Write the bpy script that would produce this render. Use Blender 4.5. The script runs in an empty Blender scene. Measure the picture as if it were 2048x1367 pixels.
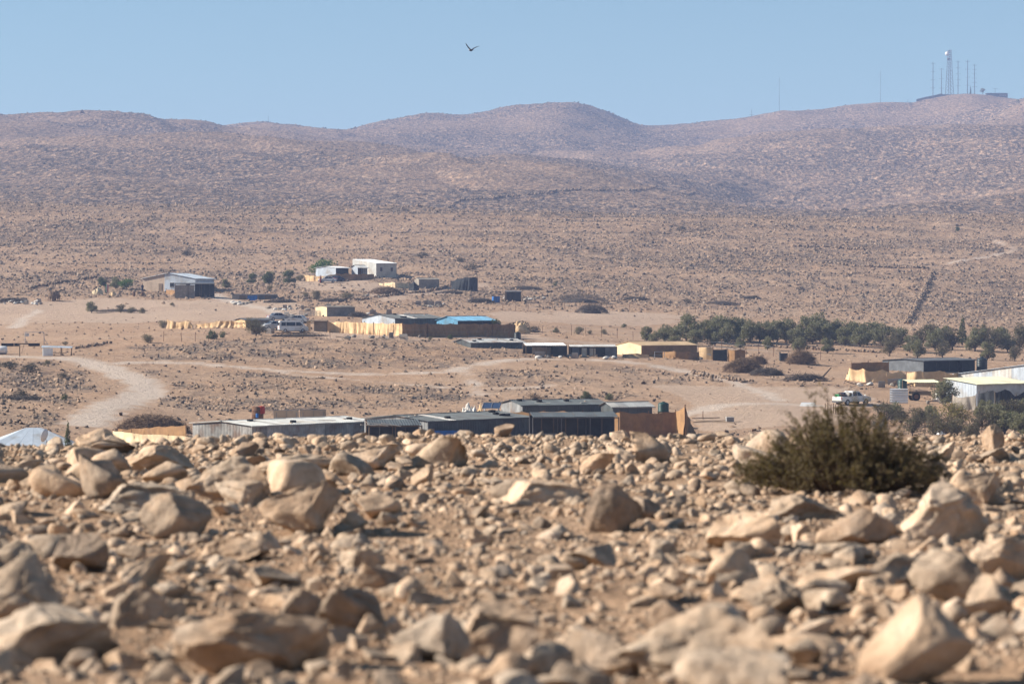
import bpy, bmesh, math, random
import numpy as np
from mathutils import Vector, Matrix, Euler

random.seed(7)
RNG = np.random.default_rng(7)
SC = bpy.context.scene
COL = SC.collection
R = math.radians

# ------------------------------------------------------------------ camera
F = 5689.0            # focal length in photo pixels (100 mm on a 36 mm sensor, 2048 px wide)
YH = 600.0            # photo row of the true horizon
cam_d = bpy.data.cameras.new('camera')
cam_d.lens = 100.0
cam_d.sensor_width = 36.0
cam_d.clip_start = 0.1
cam_d.clip_end = 20000.0
cam_d.dof.use_dof = True
cam_d.dof.focus_distance = 420.0
cam_d.dof.aperture_fstop = 4.2
cam = bpy.data.objects.new('camera', cam_d)
COL.objects.link(cam)
cam.location = (0, 0, 0)
cam.rotation_euler = (R(90) - math.atan(83.5 / F), 0, 0)
SC.camera = cam

# ------------------------------------------------------------------ sky and sun
SUN_EL, SUN_A = R(28), R(5)        # elevation; how far behind "due left" the sun stands
SUN = Vector((-math.cos(SUN_A) * math.cos(SUN_EL), math.sin(SUN_A) * math.cos(SUN_EL), math.sin(SUN_EL)))
world = bpy.data.worlds.new('World')
SC.world = world
world.use_nodes = True
wn = world.node_tree.nodes
sky = wn.new('ShaderNodeTexSky')
sky.sky_type = 'NISHITA'
sky.sun_disc = False
sky.sun_elevation = SUN_EL
sky.sun_rotation = math.atan2(SUN.x, SUN.y)
sky.altitude = 2000.0
sky.air_density = 0.95
sky.dust_density = 0.05
sky.ozone_density = 0.3
bg = wn['Background']
bg.inputs['Strength'].default_value = 0.0515
tint = wn.new('ShaderNodeMix'); tint.data_type = 'RGBA'; tint.blend_type = 'MULTIPLY'
tint.inputs[0].default_value = 1.0; tint.inputs[7].default_value = (0.84, 1.06, 1.03, 1)      # white balance of the whole sky
world.node_tree.links.new(sky.outputs[0], tint.inputs[6])
world.node_tree.links.new(tint.outputs[2], bg.inputs[0])
sd = bpy.data.lights.new('sun', 'SUN')
sd.energy = 5.0
sd.angle = R(0.5)
sd.color = (1.0, 0.915, 0.80)
sun = bpy.data.objects.new('sun', sd)
COL.objects.link(sun)
sun.location = (-60, 20, 60)
sun.rotation_euler = (-SUN).to_track_quat('-Z', 'Y').to_euler()
SC.view_settings.view_transform = 'Standard'
SC.view_settings.look = 'None'
SC.view_settings.exposure = 1.1
SC.view_settings.gamma = 1.0
SC.render.engine = 'CYCLES'
SC.cycles.max_bounces = 5
SC.cycles.diffuse_bounces = 2
SC.cycles.glossy_bounces = 2
SC.cycles.transparent_max_bounces = 6
SC.cycles.volume_bounces = 0
SC.cycles.use_denoising = True
SC.cycles.sample_clamp_indirect = 4.0

# ------------------------------------------------------------------ small tools
def _hash(ix, iy, seed):
    h = (ix.astype(np.int64) * 374761393 + iy.astype(np.int64) * 668265263 + seed * 982451653) & 0xFFFFFFFF
    h = ((h ^ (h >> 13)) * 1274126177) & 0xFFFFFFFF
    h = (h ^ (h >> 16)) & 0xFFFFFFFF
    return h / 4294967295.0

def vnoise(x, y, seed=0):
    x = np.asarray(x, float); y = np.asarray(y, float)
    ix = np.floor(x); iy = np.floor(y)
    fx = x - ix; fy = y - iy
    ux = fx * fx * fx * (fx * (fx * 6 - 15) + 10); uy = fy * fy * fy * (fy * (fy * 6 - 15) + 10)
    a = _hash(ix, iy, seed); b = _hash(ix + 1, iy, seed); c = _hash(ix, iy + 1, seed); d = _hash(ix + 1, iy + 1, seed)
    return (a + (b - a) * ux) * (1 - uy) + (c + (d - c) * ux) * uy - 0.5

def fbm(x, y, wl, octv=4, seed=0, gain=0.5):
    s = 0; a = 1.0
    for k in range(octv):
        s = s + a * vnoise(np.asarray(x) / wl + 17.3 * k, np.asarray(y) / wl - 9.1 * k, seed + k)
        wl *= 0.5; a *= gain
    return s

def sstep(x, a, b):
    t = np.clip((np.asarray(x, float) - a) / (b - a), 0, 1)
    return t * t * (3 - 2 * t)

# ------------------------------------------------------------------ terrain: heights from measured rows
# each row: distance -> (photo column, photo row where that ground shows)
UG = np.arange(-1700, 3760, 8.0)
ROWS = {
 2.0:  ('z', -1.15), 8.0: ('z', -1.20), 15.0: ('z', -1.30), 22.0: ('z', -1.44), 28.0: ('z', -1.57),
 33.0: ('y', [0, 150, 420, 1400, 1800, 2048], [899, 898, 883, 881, 884, 879]), 38.0: ('z', -2.12), 46.0: ('z', -2.9), 70.0: ('z', -5.2), 120.0: ('z', -9.5), 190.0: ('z', -13.2),
 250.0: ('y', [0, 400, 800, 1200, 1600, 2048], [895, 930, 930, 912, 905, 898]),
 300.0: ('y', [0, 400, 800, 1200, 1600, 2048], [848, 884, 882, 872, 864, 868]),
 330.0: ('y', [0, 200, 400, 800, 1200, 1600, 2048], [808, 812, 832, 838, 836, 832, 842]),
 360.0: ('y', [0, 400, 800, 1200, 1600, 2048], [766, 784, 791, 794, 804, 815]),
 400.0: ('y', [0, 400, 800, 1200, 1600, 2048], [722, 735, 745, 748, 762, 774]),
 430.0: ('y', [0, 400, 800, 1200, 1600, 2048], [703, 697, 706, 720, 736, 750]),
 460.0: ('y', [0, 400, 800, 1000, 1200, 1600, 2048], [686, 671, 676, 684, 703, 718, 732]),
 490.0: ('y', [0, 400, 800, 1200, 1600, 2048], [670, 658, 659, 682, 700, 714]),
 530.0: ('y', [0, 400, 800, 1200, 1600, 2048], [649, 640, 641, 658, 678, 692]),
 580.0: ('y', [0, 400, 800, 1200, 1600, 2048], [617, 612, 617, 634, 652, 668]),
 650.0: ('y', [0, 400, 800, 1200, 1600, 2048], [582, 580, 588, 604, 622, 644]),
 700.0: ('y', [0, 400, 750, 1200, 1600, 2048], [561, 558, 554, 578, 596, 620]),
 800.0: ('y', [0, 400, 800, 1200, 1600, 2048], [517, 517, 513, 526, 540, 562]),
 920.0: ('y', [0, 400, 800, 1200, 1600, 2048], [464, 465, 465, 470, 478, 488]),
 1050.0: ('y', [0, 300, 640, 900, 1200, 1600, 2048], [411, 411, 416, 421, 427, 429, 436]),
 1180.0: ('y', [0, 300, 640, 900, 1200, 1600, 2048], [413, 413, 418, 422, 430, 434, 440]),
 1350.0: ('y', [-300, 0, 400, 640, 860, 1000, 1200, 1350, 1500, 1600, 1750, 1900, 2048], [388, 384, 380, 384, 388, 388, 394, 402, 418, 426, 420, 408, 394]),
 1600.0: ('y', [-300, 0, 165, 400, 640, 860, 1000, 1130, 1300, 1400, 1500, 1560, 1700, 1900, 2048], [352, 340, 334, 334, 325, 311, 307, 319, 350, 374, 399, 412, 405, 376, 352]),
 1800.0: ('y', [-300, 0, 165, 400, 640, 860, 1000, 1130, 1300, 1400, 1500, 1600, 1700, 1900, 2048], [318, 302, 296, 300, 302, 308, 309, 326, 356, 376, 388, 384, 372, 340, 312]),
 2000.0: ('y', [-300, 0, 165, 400, 640, 860, 1000, 1130, 1300, 1400, 1540, 1700, 1900, 2048], [285, 270, 263, 273, 288, 300, 304, 318, 335, 342, 346, 334, 304, 284]),
 2300.0: ('y', [-300, 0, 165, 300, 400, 535, 640, 860, 1000, 1130, 1300, 1400, 1540, 1700, 1900, 2048], [268, 243, 235, 241, 254, 272, 276, 284, 286, 292, 300, 292, 274, 264, 256, 252]),
 2600.0: ('y', [-300, 0, 165, 400, 535, 640, 860, 1000, 1130, 1300, 1400, 1540, 1700, 1900, 2000, 2060], [285, 262, 256, 268, 266, 270, 262, 262, 262, 283, 293, 291, 284, 270, 226, 190]),
 3000.0: ('y', [-500, 0, 400, 470, 535, 590, 640, 700, 770, 860, 935, 1000, 1050, 1090, 1130, 1165, 1200, 1240, 1300, 1360, 1420, 1500, 1560, 1620, 1700, 1750, 1800, 1850, 1900, 1940, 1970, 2048],
                 [300, 268, 256, 251, 248, 255, 263, 266, 246, 231, 234, 220, 213, 208, 206, 209, 222, 238, 258, 252, 246, 236, 223, 222, 215, 209, 212, 206, 194, 191, 197, 205]),
 3500.0: ('y', [0, 1000, 2048], [300, 268, 240]),
 5000.0: ('y', [0, 1000, 2048], [380, 350, 320]),
 9000.0: ('y', [0, 1000, 2048], [450, 430, 420]),
}
def _tab():
    Ds = np.array(sorted(ROWS)); Z = np.zeros((len(Ds), len(UG)))
    k = np.exp(-0.5 * (np.arange(-9, 10) / 2.6) ** 2); k /= k.sum()
    for i, D in enumerate(Ds):
        r = ROWS[D]
        if r[0] == 'z':
            Z[i] = r[1]
        else:
            y = np.interp(UG, r[1], r[2])
            y = np.convolve(np.pad(y, 9, mode='edge'), k, mode='valid')
            Z[i] = (YH - y) / F * D
    # monotone cubic along distance
    h = np.diff(Ds)[:, None]; dl = np.diff(Z, axis=0) / h
    m = np.zeros_like(Z); m[0] = dl[0]; m[-1] = dl[-1]
    a, b = dl[:-1], dl[1:]
    w1 = 2 * h[1:] + h[:-1]; w2 = h[1:] + 2 * h[:-1]
    with np.errstate(divide='ignore', invalid='ignore'):
        hm = (w1 + w2) / (w1 / a + w2 / b)
    m[1:-1] = np.where(a * b > 0, np.nan_to_num(hm), 0)
    DG = np.geomspace(2.0, 9000.0, 1500)
    j = np.clip(np.searchsorted(Ds, DG) - 1, 0, len(Ds) - 2)
    hh = (Ds[j + 1] - Ds[j])[:, None]; t = ((DG - Ds[j]) / (Ds[j + 1] - Ds[j]))[:, None]
    T = (2*t**3 - 3*t**2 + 1) * Z[j] + (t**3 - 2*t**2 + t) * hh * m[j] + (-2*t**3 + 3*t**2) * Z[j+1] + (t**3 - t**2) * hh * m[j+1]
    return DG, T
DG, TAB = _tab()
LDG0, LDG1 = math.log(DG[0]), math.log(DG[-1])

def tab_lookup(u, D):
    fu = np.clip((u - UG[0]) / 8.0, 0, len(UG) - 1.001)
    fd = np.clip((np.log(np.maximum(D, 2.0)) - LDG0) / (LDG1 - LDG0) * (len(DG) - 1), 0, len(DG) - 1.001)
    iu = fu.astype(int); idd = fd.astype(int); a = fu - iu; b = fd - idd
    return (TAB[idd, iu] * (1-a) + TAB[idd, iu+1] * a) * (1-b) + (TAB[idd+1, iu] * (1-a) + TAB[idd+1, iu+1] * a) * b

TH = R(25)
def ground(x, y):
    """height of the ground at world x, y (arrays)"""
    x = np.atleast_1d(np.asarray(x, float)); y = np.atleast_1d(np.asarray(y, float))
    th = np.arctan2(x, y); r = np.hypot(x, y); ath = np.abs(th)
    thc = np.clip(th, -TH, TH)
    D = np.where(ath < TH, y, r * math.cos(TH))
    D = np.maximum(D, 2.0)
    z = tab_lookup(1024 + F * np.tan(thc), D)
    w = sstep(ath, TH, math.pi) * 0.5
    if (ath > TH).any():
        z = z * (1 - w) + w * tab_lookup(1024 + F * np.tan(-thc), D)
    near = 1 - sstep(D, 40, 90)
    mid = sstep(D, 120, 260) * (1 - 0.5 * sstep(D, 900, 1500))
    far = sstep(D, 1000, 1700)
    hill = sstep(D, 560, 760)
    z = z + near * (fbm(x, y, 2.6, 3, 11) * 0.10 + fbm(x, y, 0.5, 2, 14) * 0.035)
    z = z + mid * (fbm(x, y, 22, 3, 21) * 0.5 + fbm(x, y, 5, 2, 24) * 0.14)
    z = z + hill * (fbm(x, y, 60, 4, 31) * 2.2 + fbm(x, y * 1.0, 9, 2, 37) * 0.5)
    z = z + far * ((fbm(x, y, 260, 4, 41) * 15.0 - 4.0 * np.maximum(0, 0.16 - np.abs(fbm(x + 0.3 * y, y * 0.45, 150, 3, 43))) / 0.16) * (1 - 0.75 * sstep(D, 2450, 2900)) + fbm(x, y, 45, 3, 47) * 3.6)
    return z

def g1(x, y):
    return float(ground(x, y)[0])

def hit(px, py, d0=200.0, d1=4200.0, n=6000):
    """world point where the ray through photo pixel px, py meets the ground"""
    D = np.geomspace(d0, d1, n)
    x = (px - 1024) / F * D
    g = ground(x, D)
    ok = np.nonzero(g >= (YH - py) / F * D)[0]
    i = ok[0] if len(ok) else n - 1
    return Vector((x[i], D[i], g[i]))

def at(px, D):
    x = (px - 1024) / F * D
    return Vector((x, D, g1(x, D)))

def uv_of(x, y, z):
    return 1024 + F * x / y, YH - F * z / y

# ------------------------------------------------------------------ materials
class NT:
    def __init__(s, name):
        s.m = bpy.data.materials.new(name); s.m.use_nodes = True
        s.t = s.m.node_tree; s.n = s.t.nodes; s.b = s.n['Principled BSDF']
        s.b.inputs['Roughness'].default_value = 0.9
        s.b.inputs['Specular IOR Level'].default_value = 0.2
        s._co = None
    def link(s, a, b): s.t.links.new(a, b)
    def co(s, kind='Object'):
        if s._co is None: s._co = s.n.new('ShaderNodeTexCoord')
        return s._co.outputs[kind]
    def noise(s, scale, detail=4, rough=0.55, vec=None, dist=0.0):
        t = s.n.new('ShaderNodeTexNoise'); t.inputs['Scale'].default_value = scale
        t.inputs['Detail'].default_value = detail; t.inputs['Roughness'].default_value = rough
        t.inputs['Distortion'].default_value = dist
        s.link(vec or s.co(), t.inputs['Vector']); return t.outputs['Fac']
    def vor(s, scale, vec=None, out='Distance'):
        t = s.n.new('ShaderNodeTexVoronoi'); t.inputs['Scale'].default_value = scale
        s.link(vec or s.co(), t.inputs['Vector']); return t.outputs[out]
    def ramp(s, fac, stops):
        t = s.n.new('ShaderNodeValToRGB'); e = t.color_ramp.elements
        while len(e) < len(stops): e.new(0.5)
        for q, (p, c) in zip(e, stops):
            q.position = p; q.color = (*c, 1) if isinstance(c, (tuple, list)) else (c, c, c, 1)
        s.link(fac, t.inputs[0]); return t.outputs[0]
    def mix(s, fac, a, b, mode='MIX'):
        t = s.n.new('ShaderNodeMix'); t.data_type = 'RGBA'; t.blend_type = mode
        for sock, v in ((t.inputs[0], fac), (t.inputs[6], a), (t.inputs[7], b)):
            if isinstance(v, (int, float)): sock.default_value = v
            elif isinstance(v, (tuple, list)): sock.default_value = (*v, 1)
            else: s.link(v, sock)
        return t.outputs[2]
    def math(s, op, a, b=0.5, clamp=False):
        t = s.n.new('ShaderNodeMath'); t.operation = op; t.use_clamp = clamp
        for sock, v in ((t.inputs[0], a), (t.inputs[1], b)):
            if isinstance(v, (int, float)): sock.default_value = v
            else: s.link(v, sock)
        return t.outputs[0]
    def attr(s, name, out='Fac'):
        t = s.n.new('ShaderNodeAttribute'); t.attribute_name = name; return t.outputs[out]
    def objrand(s):
        t = s.n.new('ShaderNodeObjectInfo'); return t.outputs['Random']
    def mapping(s, scale, vec=None):
        t = s.n.new('ShaderNodeMapping'); t.inputs['Scale'].default_value = scale
        s.link(vec or s.co(), t.inputs['Vector']); return t.outputs[0]
    def color(s, c): s.link(c, s.b.inputs['Base Color'])
    def bump(s, h, strength=0.5, dist=0.05):
        t = s.n.new('ShaderNodeBump'); t.inputs['Strength'].default_value = strength
        t.inputs['Distance'].default_value = dist
        s.link(h, t.inputs['Height']); s.link(t.outputs[0], s.b.inputs['Normal'])

def simple(name, c, var=0.25, scale=3.0, rough=0.9, bump=0.0, metallic=0.0, spec=0.2, dirt=None, rnd=0.0):
    """plain procedural surface: a base colour with blotchy wear"""
    k = NT(name)
    f = k.noise(scale, 5, 0.6)
    lo = tuple(v * (1 - var) for v in c); hi = tuple(min(1, v * (1 + var)) for v in c)
    col = k.ramp(f, [(0.3, lo), (0.7, hi)])
    if dirt:
        f2 = k.noise(scale * 0.37, 4, 0.6)
        col = k.mix(k.ramp(f2, [(0.5, 0.0), (0.68, 0.8)]), col, dirt)
    if rnd:
        r = k.math('MULTIPLY_ADD', k.objrand(), 2 * rnd)
        k.n[-1].inputs[2].default_value = 1 - rnd
        col = k.mix(1.0, col, r, 'MULTIPLY')
    k.color(col)
    k.b.inputs['Roughness'].default_value = rough
    k.b.inputs['Metallic'].default_value = metallic
    k.b.inputs['Specular IOR Level'].default_value = spec
    if bump: k.bump(f, bump, 0.05)
    return k.m

# soil: pinkish tan desert ground; attribute "rocky" marks stony patches, "pale" bare or trodden dust
def mat_soil():
    k = NT('soil')
    n1 = k.noise(0.9, 6, 0.62); n2 = k.noise(0.055, 5, 0.6); n3 = k.noise(7.0, 4, 0.6)
    soil = k.ramp(n1, [(0.30, (0.29, 0.182, 0.114)), (0.52, (0.42, 0.27, 0.17)), (0.72, (0.52, 0.355, 0.24))])
    soil = k.mix(k.ramp(n2, [(0.38, 0.0), (0.66, 0.65)]), soil, (0.48, 0.335, 0.23))
    SV = k.mapping((1.0, 0.34, 1.0)); FV = k.mapping((0.55, 0.10, 0.55))
    v = k.vor(1.3); vs = k.ramp(v, [(0.16, 1.0), (0.42, 0.0)])
    stone = k.ramp(k.noise(0.45, 6, 0.75, SV), [(0.32, (0.075, 0.060, 0.052)), (0.5, (0.165, 0.128, 0.102)), (0.68, (0.36, 0.27, 0.19))])
    m = k.math('MULTIPLY', k.attr('rocky'), k.ramp(k.noise(0.32, 6, 0.72, SV), [(0.42, 0.0), (0.54, 1.0)]))
    col = k.mix(m, soil, stone)
    col = k.mix(k.math('MULTIPLY', vs, k.math('MULTIPLY', k.attr('rocky'), 0.55)), col, (0.115, 0.095, 0.08))
    col = k.mix(k.attr('pale'), col, k.ramp(n3, [(0.3, (0.47, 0.375, 0.30)), (0.7, (0.64, 0.54, 0.45))]))
    fsp = k.ramp(k.noise(0.9, 5, 0.75, FV), [(0.38, 0.05), (0.52, 0.42), (0.66, 0.84)])
    col = k.mix(k.math('MULTIPLY', k.math('MULTIPLY', k.attr('rocky'), k.attr('farness')), 0.85), col, fsp, 'OVERLAY')
    fs = k.noise(28.0, 3, 0.7)
    sp = k.ramp(k.noise(1.7, 6, 0.8), [(0.34, 0.18), (0.5, 0.5), (0.66, 0.86)])
    col = k.mix(k.math('MULTIPLY', k.attr('rocky'), 0.7), col, sp, 'OVERLAY')
    col = k.mix(0.35, col, k.ramp(fs, [(0.3, 0.35), (0.7, 0.65)]), 'OVERLAY')
    k.color(col)
    far = k.attr('farness')
    h = k.math('ADD', k.math('MULTIPLY', k.noise(1.1, 8, 0.72), 1.0), k.math('MULTIPLY', k.math('MULTIPLY', k.noise(0.25, 6, 0.7), far), 6.0))
    k.bump(h, 0.9, 0.45)
    k.b.inputs['Specular IOR Level'].default_value = 0.05
    return k.m

def mat_stone(name, bumpd=0.03, sc=1.0, single=True, k_=1.0):
    """limestone: honey-tan body, grey weathered skin in patches"""
    k = NT(name)
    geo = k.n.new('ShaderNodeNewGeometry')
    rnd = k.math('MULTIPLY', k.objrand(), 0.75) if single else k.attr('tint')
    vec = k.n.new('ShaderNodeVectorMath'); vec.operation = 'ADD'
    k.link(geo.outputs['Position'], vec.inputs[0])
    cmb = k.n.new('ShaderNodeCombineXYZ'); k.link(k.math('MULTIPLY', rnd, 37.0), cmb.inputs[0]); k.link(cmb.outputs[0], vec.inputs[1])
    P = vec.outputs[0]
    body = k.ramp(k.noise(5.5 * sc, 6, 0.65, P), [(0.28, (0.29, 0.20, 0.135)), (0.5, (0.465, 0.345, 0.245)), (0.74, (0.59, 0.475, 0.37))])
    skin = k.ramp(k.noise(9.0 * sc, 6, 0.7, P), [(0.3, (0.18, 0.145, 0.11)), (0.52, (0.34, 0.275, 0.215)), (0.72, (0.53, 0.45, 0.36))])
    f = k.math('ADD', k.noise(2.3 * sc, 5, 0.62, P, 0.4), k.math('MULTIPLY', k.math('SUBTRACT', rnd, 0.32), 0.5))
    col = k.mix(k.ramp(f, [(0.47, 0.0), (0.64, 0.9)]), body, skin)
    pits = k.ramp(k.vor(26.0 * sc, P), [(0.05, 1.0), (0.2, 0.0)])
    pm = k.ramp(k.noise(3.0 * sc, 3, 0.5, P), [(0.5, 0.0), (0.65, 0.6)])
    col = k.mix(k.math('MULTIPLY', pits, pm), col, (0.10, 0.075, 0.055))
    st = k.ramp(k.noise(1.6 * sc, 4, 0.6, P, 0.6), [(0.56, 0.0), (0.70, 0.6)])
    col = k.mix(st, col, (0.15, 0.115, 0.088))
    r2 = k.math('FRACT', k.math('MULTIPLY', rnd, 7.31))
    col = k.mix(1.0, col, k.ramp(r2, [(0.0, (0.74, 0.70, 0.68)), (0.35, (1.08, 1.03, 0.98)), (0.7, (1.16, 1.12, 1.08)), (1.0, (1.26, 1.25, 1.24))]), 'MULTIPLY')
    if k_ != 1.0: col = k.mix(1.0, col, (k_, k_ * 0.97, k_ * 0.96), 'MULTIPLY')
    # dust of the soil on the upward faces
    k.color(col)
    h = k.math('ADD', k.noise(7.0 * sc, 8, 0.68, P), k.math('MULTIPLY', k.noise(30.0 * sc, 4, 0.6, P), 0.3))
    k.bump(h, 0.8, bumpd)
    k.b.inputs['Specular IOR Level'].default_value = 0.1
    return k.m

M_SOIL = mat_soil()
M_ROCK = mat_stone('limestone', 0.035, 1.0)
M_ROCKS = mat_stone('loose_limestone', 0.03, 1.3, False)
M_SCRUB = simple('far_scrub', (0.088, 0.074, 0.064), 0.45, 0.05, 0.95)
M_ROCKM = mat_stone('field_stone', 0.05, 0.35, False, 0.55)

# ------------------------------------------------------------------ object helpers
def link(name, me, mat=None, parent=None, loc=None, smooth=False):
    o = bpy.data.objects.new(name, me); COL.objects.link(o)
    if mat is not None and not me.materials: me.materials.append(mat)
    if parent is not None: o.parent = parent
    if loc is not None: o.location = loc
    if smooth: me.polygons.foreach_set('use_smooth', np.ones(len(me.polygons), bool))
    return o

def raw_mesh(name, V, Fc):
    """mesh from numpy: V (n,3), Fc (m,3|4)"""
    V = np.asarray(V, np.float32); Fc = np.asarray(Fc, np.int32)
    me = bpy.data.meshes.new(name)
    me.vertices.add(len(V)); me.vertices.foreach_set('co', V.ravel())
    k = Fc.shape[1]
    me.loops.add(Fc.size); me.loops.foreach_set('vertex_index', Fc.ravel())
    me.polygons.add(len(Fc)); me.polygons.foreach_set('loop_start', np.arange(0, Fc.size, k, dtype=np.int32))
    me.update(calc_edges=True)
    return me

def pyd(name, verts, faces):
    me = bpy.data.meshes.new(name); me.from_pydata([tuple(v) for v in verts], [], faces); me.update(); return me

def tag(o, label=None, cat=None, group=None, kind=None):
    if label: o['label'] = label
    if cat: o['category'] = cat
    if group: o['group'] = group
    if kind: o['kind'] = kind
    elif cat: o['kind'] = 'thing'
    return o

def empty(name, loc, rz=0.0, label=None, cat=None, group=None):
    o = bpy.data.objects.new(name, None); COL.objects.link(o)
    o.empty_display_size = 0.3
    o.location = loc; o.rotation_euler = (0, 0, rz)
    return tag(o, label, cat, group)

# ------------------------------------------------------------------ tracks and yards, given by photo pixels, stored as world points
def path_pts(pix, step=2.0):
    P = [hit(*p) for p in pix]; out = []
    for a, b in zip(P[:-1], P[1:]):
        n = max(1, int((b - a).length / step))
        for i in range(n): out.append(a.lerp(b, i / n))
    out.append(P[-1])
    A = np.array([(p.x, p.y) for p in out])
    for _ in range(6):
        A[1:-1] = 0.25 * A[:-2] + 0.5 * A[1:-1] + 0.25 * A[2:]
    return A
TRACKS = [
 (path_pts([(172, 850), (190, 830), (232, 808), (285, 790), (300, 778), (285, 765), (255, 750), (215, 735), (170, 722), (120, 715), (40, 713), (-60, 712)]), 2.9),
 (path_pts([(215, 728), (300, 722), (400, 727), (520, 738), (640, 745), (760, 749), (880, 746), (945, 730), (1010, 720), (1100, 716), (1200, 719), (1290, 728), (1370, 742), (1440, 756)]), 1.8),
 (path_pts([(560, 743), (680, 758), (800, 768), (960, 778), (1100, 772)]), 1.1),
 (path_pts([(925, 738), (945, 762), (962, 790)]), 1.0),
 (path_pts([(1330, 838), (1420, 815), (1520, 805), (1640, 812), (1760, 810)]), 2.2),
 (path_pts([(1440, 756), (1500, 775), (1560, 800)]), 1.6),
 (path_pts([(28, 655), (55, 632), (80, 618)]), 1.6),
 (path_pts([(430, 588), (480, 606), (535, 618), (570, 634)]), 2.2),
 (path_pts([(1985, 478), (2030, 498), (1985, 512), (1880, 530)]), 1.3),
]
def track_dist(x, y):
    """distance to the nearest track minus its half width"""
    d = np.full(x.shape, 1e9)
    for P, hw in TRACKS:
        lo = P.min(0) - 30; hi = P.max(0) + 30
        s = np.nonzero((x > lo[0]) & (x < hi[0]) & (y > lo[1]) & (y < hi[1]))[0]
        for c in range(0, len(s), 20000):
            q = s[c:c + 20000]
            dd = np.sqrt(((x[q, None] - P[None, :, 0]) ** 2 + (y[q, None] - P[None, :, 1]) ** 2).min(1)) - hw
            d[q] = np.minimum(d[q], dd)
    return d

def in_poly(u, v, poly):
    inside = np.zeros(u.shape, bool); n = len(poly); j = n - 1
    for i in range(n):
        xi, yi = poly[i]; xj, yj = poly[j]
        c = ((yi > v) != (yj > v)) & (u < (xj - xi) * (v - yi) / (yj - yi + 1e-9) + xi)
        inside ^= c; j = i
    return inside

# where stones lie thick, and where the ground is bare, as seen in the photo (turned into ground areas through the terrain)
STONY = [
 [(250, 688), (480, 674), (900, 680), (1060, 700), (1250, 712), (1420, 722), (1300, 722), (1000, 712), (920, 730), (760, 741), (560, 734), (400, 722), (260, 716)],
 [(300, 738), (560, 746), (700, 760), (930, 776), (960, 735), (1250, 730), (1370, 752), (1320, 775), (1150, 800), (900, 815), (560, 830), (340, 815), (330, 780), (270, 745)],
 [(-100, 718), (110, 722), (190, 760), (170, 800), (120, 860), (-100, 870)],
 [(1370, 740), (1480, 752), (1500, 768), (1400, 760)],
 [(1540, 755), (1780, 770), (1780, 782), (1560, 768)],
]
BARE = [
 [(-100, 600), (300, 596), (600, 606), (620, 640), (330, 640), (-100, 655)],
 [(600, 556), (800, 566), (760, 580), (640, 584), (590, 572)],
 [(980, 626), (1280, 622), (1420, 640), (1280, 648), (1000, 645)],
 [(640, 664), (1080, 670), (1080, 678), (640, 676)],
 [(1050, 678), (1240, 688), (1240, 684), (1080, 672)],
 [(1300, 770), (1700, 775), (1760, 800), (1700, 850), (1400, 860), (1380, 800)],
 [(740, 590), (960, 565), (980, 570), (760, 604)],
]
def stony(x, y, z):
    u, v = uv_of(x, y, z)
    s = np.zeros(x.shape)
    jit = fbm(x, y, 14, 3, 77) * 30 + fbm(x, y, 2.5, 2, 78) * 16
    clump = 0.25 + 0.75 * sstep(fbm(x, y, 9, 3, 79), -0.3, 0.35)
    for p in STONY: s = np.maximum(s, in_poly(u + jit * 2, v + jit * 0.4, p) * clump)
    hill = sstep(y, 575, 700)
    patch = sstep(fbm(x, y, 70, 4, 81) + 0.35 * fbm(x, y, 14, 3, 83), -0.12, 0.32)
    ledge = sstep(fbm(x / 5.0 + 0.25 * y, y, 13, 3, 85), 0.12, 0.34)
    s = np.maximum(s, hill * np.clip(0.28 + 0.55 * patch + 0.5 * ledge, 0, 1))
    b = np.zeros(x.shape)
    for p in BARE: b = np.maximum(b, in_poly(u + jit, v + jit * 0.3, p) * 0.93)
    s = np.maximum(s, 0.20 * clump * (y > 120)) * (1 - b)
    td = track_dist(x, y)
    s = s * sstep(td + fbm(x, y, 3, 2, 88) * 1.6, -0.3, 0.9)
    return s, b, td

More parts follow.
